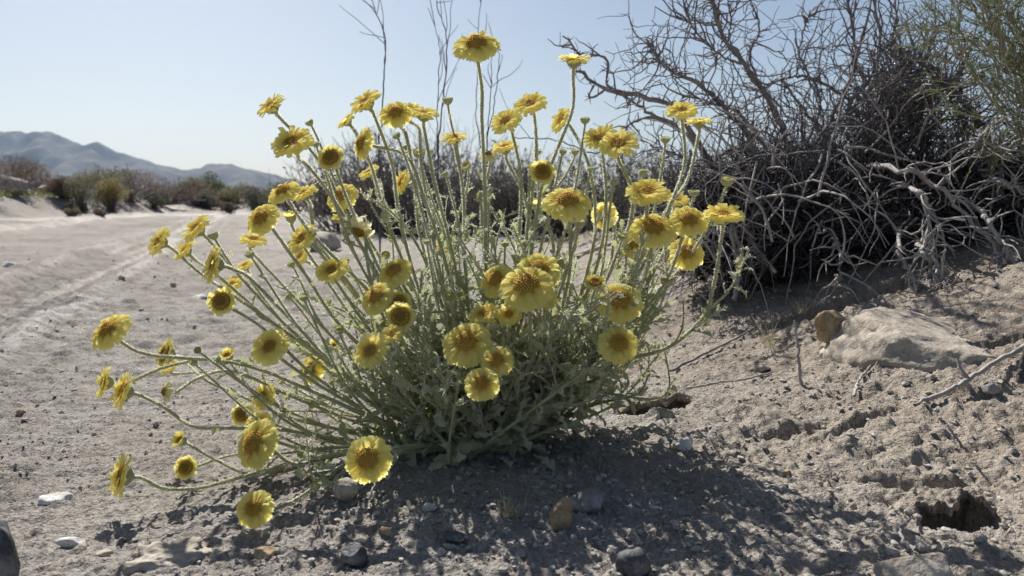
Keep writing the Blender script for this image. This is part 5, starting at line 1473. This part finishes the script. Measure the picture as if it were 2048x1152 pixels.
stick("dead_twig", "thin grey stick standing upright in the bank near the tan stone", [(1602, 778, 0), (1598, 720, -1), (1594, 680, -1), (1589, 640, -1)], .0022, .0012, 1, M_BARKLIGHT)
stick("dead_branch", "long pale dead branch lying up the bank at the right edge", [(1828, 824, .002), (1900, 795, .004), (1960, 765, .006), (2060, 712, .01)], .0022, .0028, 2, M_BARKLIGHT, twigs=3)
stick("dead_twig", "thin pale twig lying across the burrow beside the plant", [(1372, 790, .004), (1430, 778, .003), (1490, 770, .003), (1545, 757, .004)], .0016, .0010, 3, M_BARKLIGHT)
stick("dead_twig", "short white forked twig lying mid-bank below the upright stick", [(1708, 806, .002), (1716, 775, .003), (1740, 748, .004)], .0017, .0012, 4, M_BARKLIGHT, twigs=2)
stick("dead_branch", "black broken branch end standing at the right edge", [(2040, 775, 0), (2046, 730, -1), (2060, 680, -1)], .0045, .0035, 5, M_TWIG)
stick("dead_twig", "dark twig pointing out of the sand from the plant towards the shrubs", [(1340, 752, .002), (1420, 712, .003), (1470, 690, .005), (1515, 668, .008)], .0022, .0015, 6, M_BARK)
stick("dead_twig", "small bent white twig below the sunlit low flower", [(738, 1032, .001), (742, 1012, .004), (752, 990, .008)], .0011, .0008, 7, M_BARKLIGHT)
stick("dead_twig", "black forked twig at the plant's foot between stem bases", [(775, 905, .002), (812, 893, .008), (838, 850, .02)], .0014, .0009, 8, M_TWIG, twigs=3)
stick("dead_twig", "thin dry stem sloping down from the dead shrubs past the rightmost flower", [(1480, 585, .02), (1440, 530, -1), (1405, 470, -1)], .0009, .0008, 9, M_BARKLIGHT)
stick("dead_twig", "hooked dark twig sticking out of the shaded bank at lower right", [(1935, 912, .0), (1915, 880, -1), (1895, 850, -1)], .0016, .0008, 10, M_BARK)
stick("dead_log", "weathered grey log lying behind the right side of the plant", [(1145, 520, .01), (1200, 505, .02), (1260, 490, .03), (1330, 470, .03)], .013, .009, 11, M_BARKLIGHT)
stick("dead_twig", "curved grey twig on the bank left of the deep burrow", [(1815, 1120, .001), (1800, 1085, .006), (1830, 1055, .004)], .0012, .0009, 12, M_BARK)

def tuft(label, px, py, hpx, seed, n=26, mat=M_STRAW):
    rg = np.random.default_rng(seed)
    p, d = on_ground(px, py)
    L = hpx * d / F_PX * rg.uniform(.45, 1.15, n)
    V, Q = strips(rg.normal(0, .004, (n, 3)) * np.array([1, 1, 0]), np.stack([rg.normal(0, .45, n), rg.normal(0, .45, n), np.ones(n)], -1), L, np.full(n, .0006), rg, .25)
    tag(obj("grass_tuft", mesh_from("grass_tuft", V, Q, mat), loc=p), label, "grass tuft", "dry grass tufts on the sand")
tuft("straw-coloured grass tuft on the sand left of the upright stick", 1543, 700, 62, 1)
tuft("faint grass tuft in deep shade between the shaded stones and the plant", 1018, 1040, 60, 2, 30)
tuft("small yellowish tuft on sand under the left flower stems", 602, 868, 42, 3, 24)
tuft("tiny grass tuft at the shaded undercut behind the tan stone", 1605, 636, 40, 4, 16)

def build_bank_grass():
    rg = np.random.default_rng(6); P = []
    for _ in range(150):
        g, d = on_ground(rg.uniform(-60, 150), rg.uniform(372, 396), 60); P.append(g)
    P = np.repeat(np.array(P), 16, 0); n = len(P)
    V, Q = strips(P + rg.normal(0, .09, (n, 3)) * np.array([1, 1, 0]), np.stack([rg.normal(0, .5, n), rg.normal(0, .5, n), np.ones(n)], -1), rg.uniform(.05, .14, n), np.full(n, .008), rg)
    o = obj("grass", mesh_from("grass", V, Q, mat_leafy("bank_grass", (.13, .15, .05), (.27, .28, .11), .3, scale=2)), kind="stuff")
    tag(o, "thin green grass on top of the far bank round the boulders", "grass")
build_bank_grass()
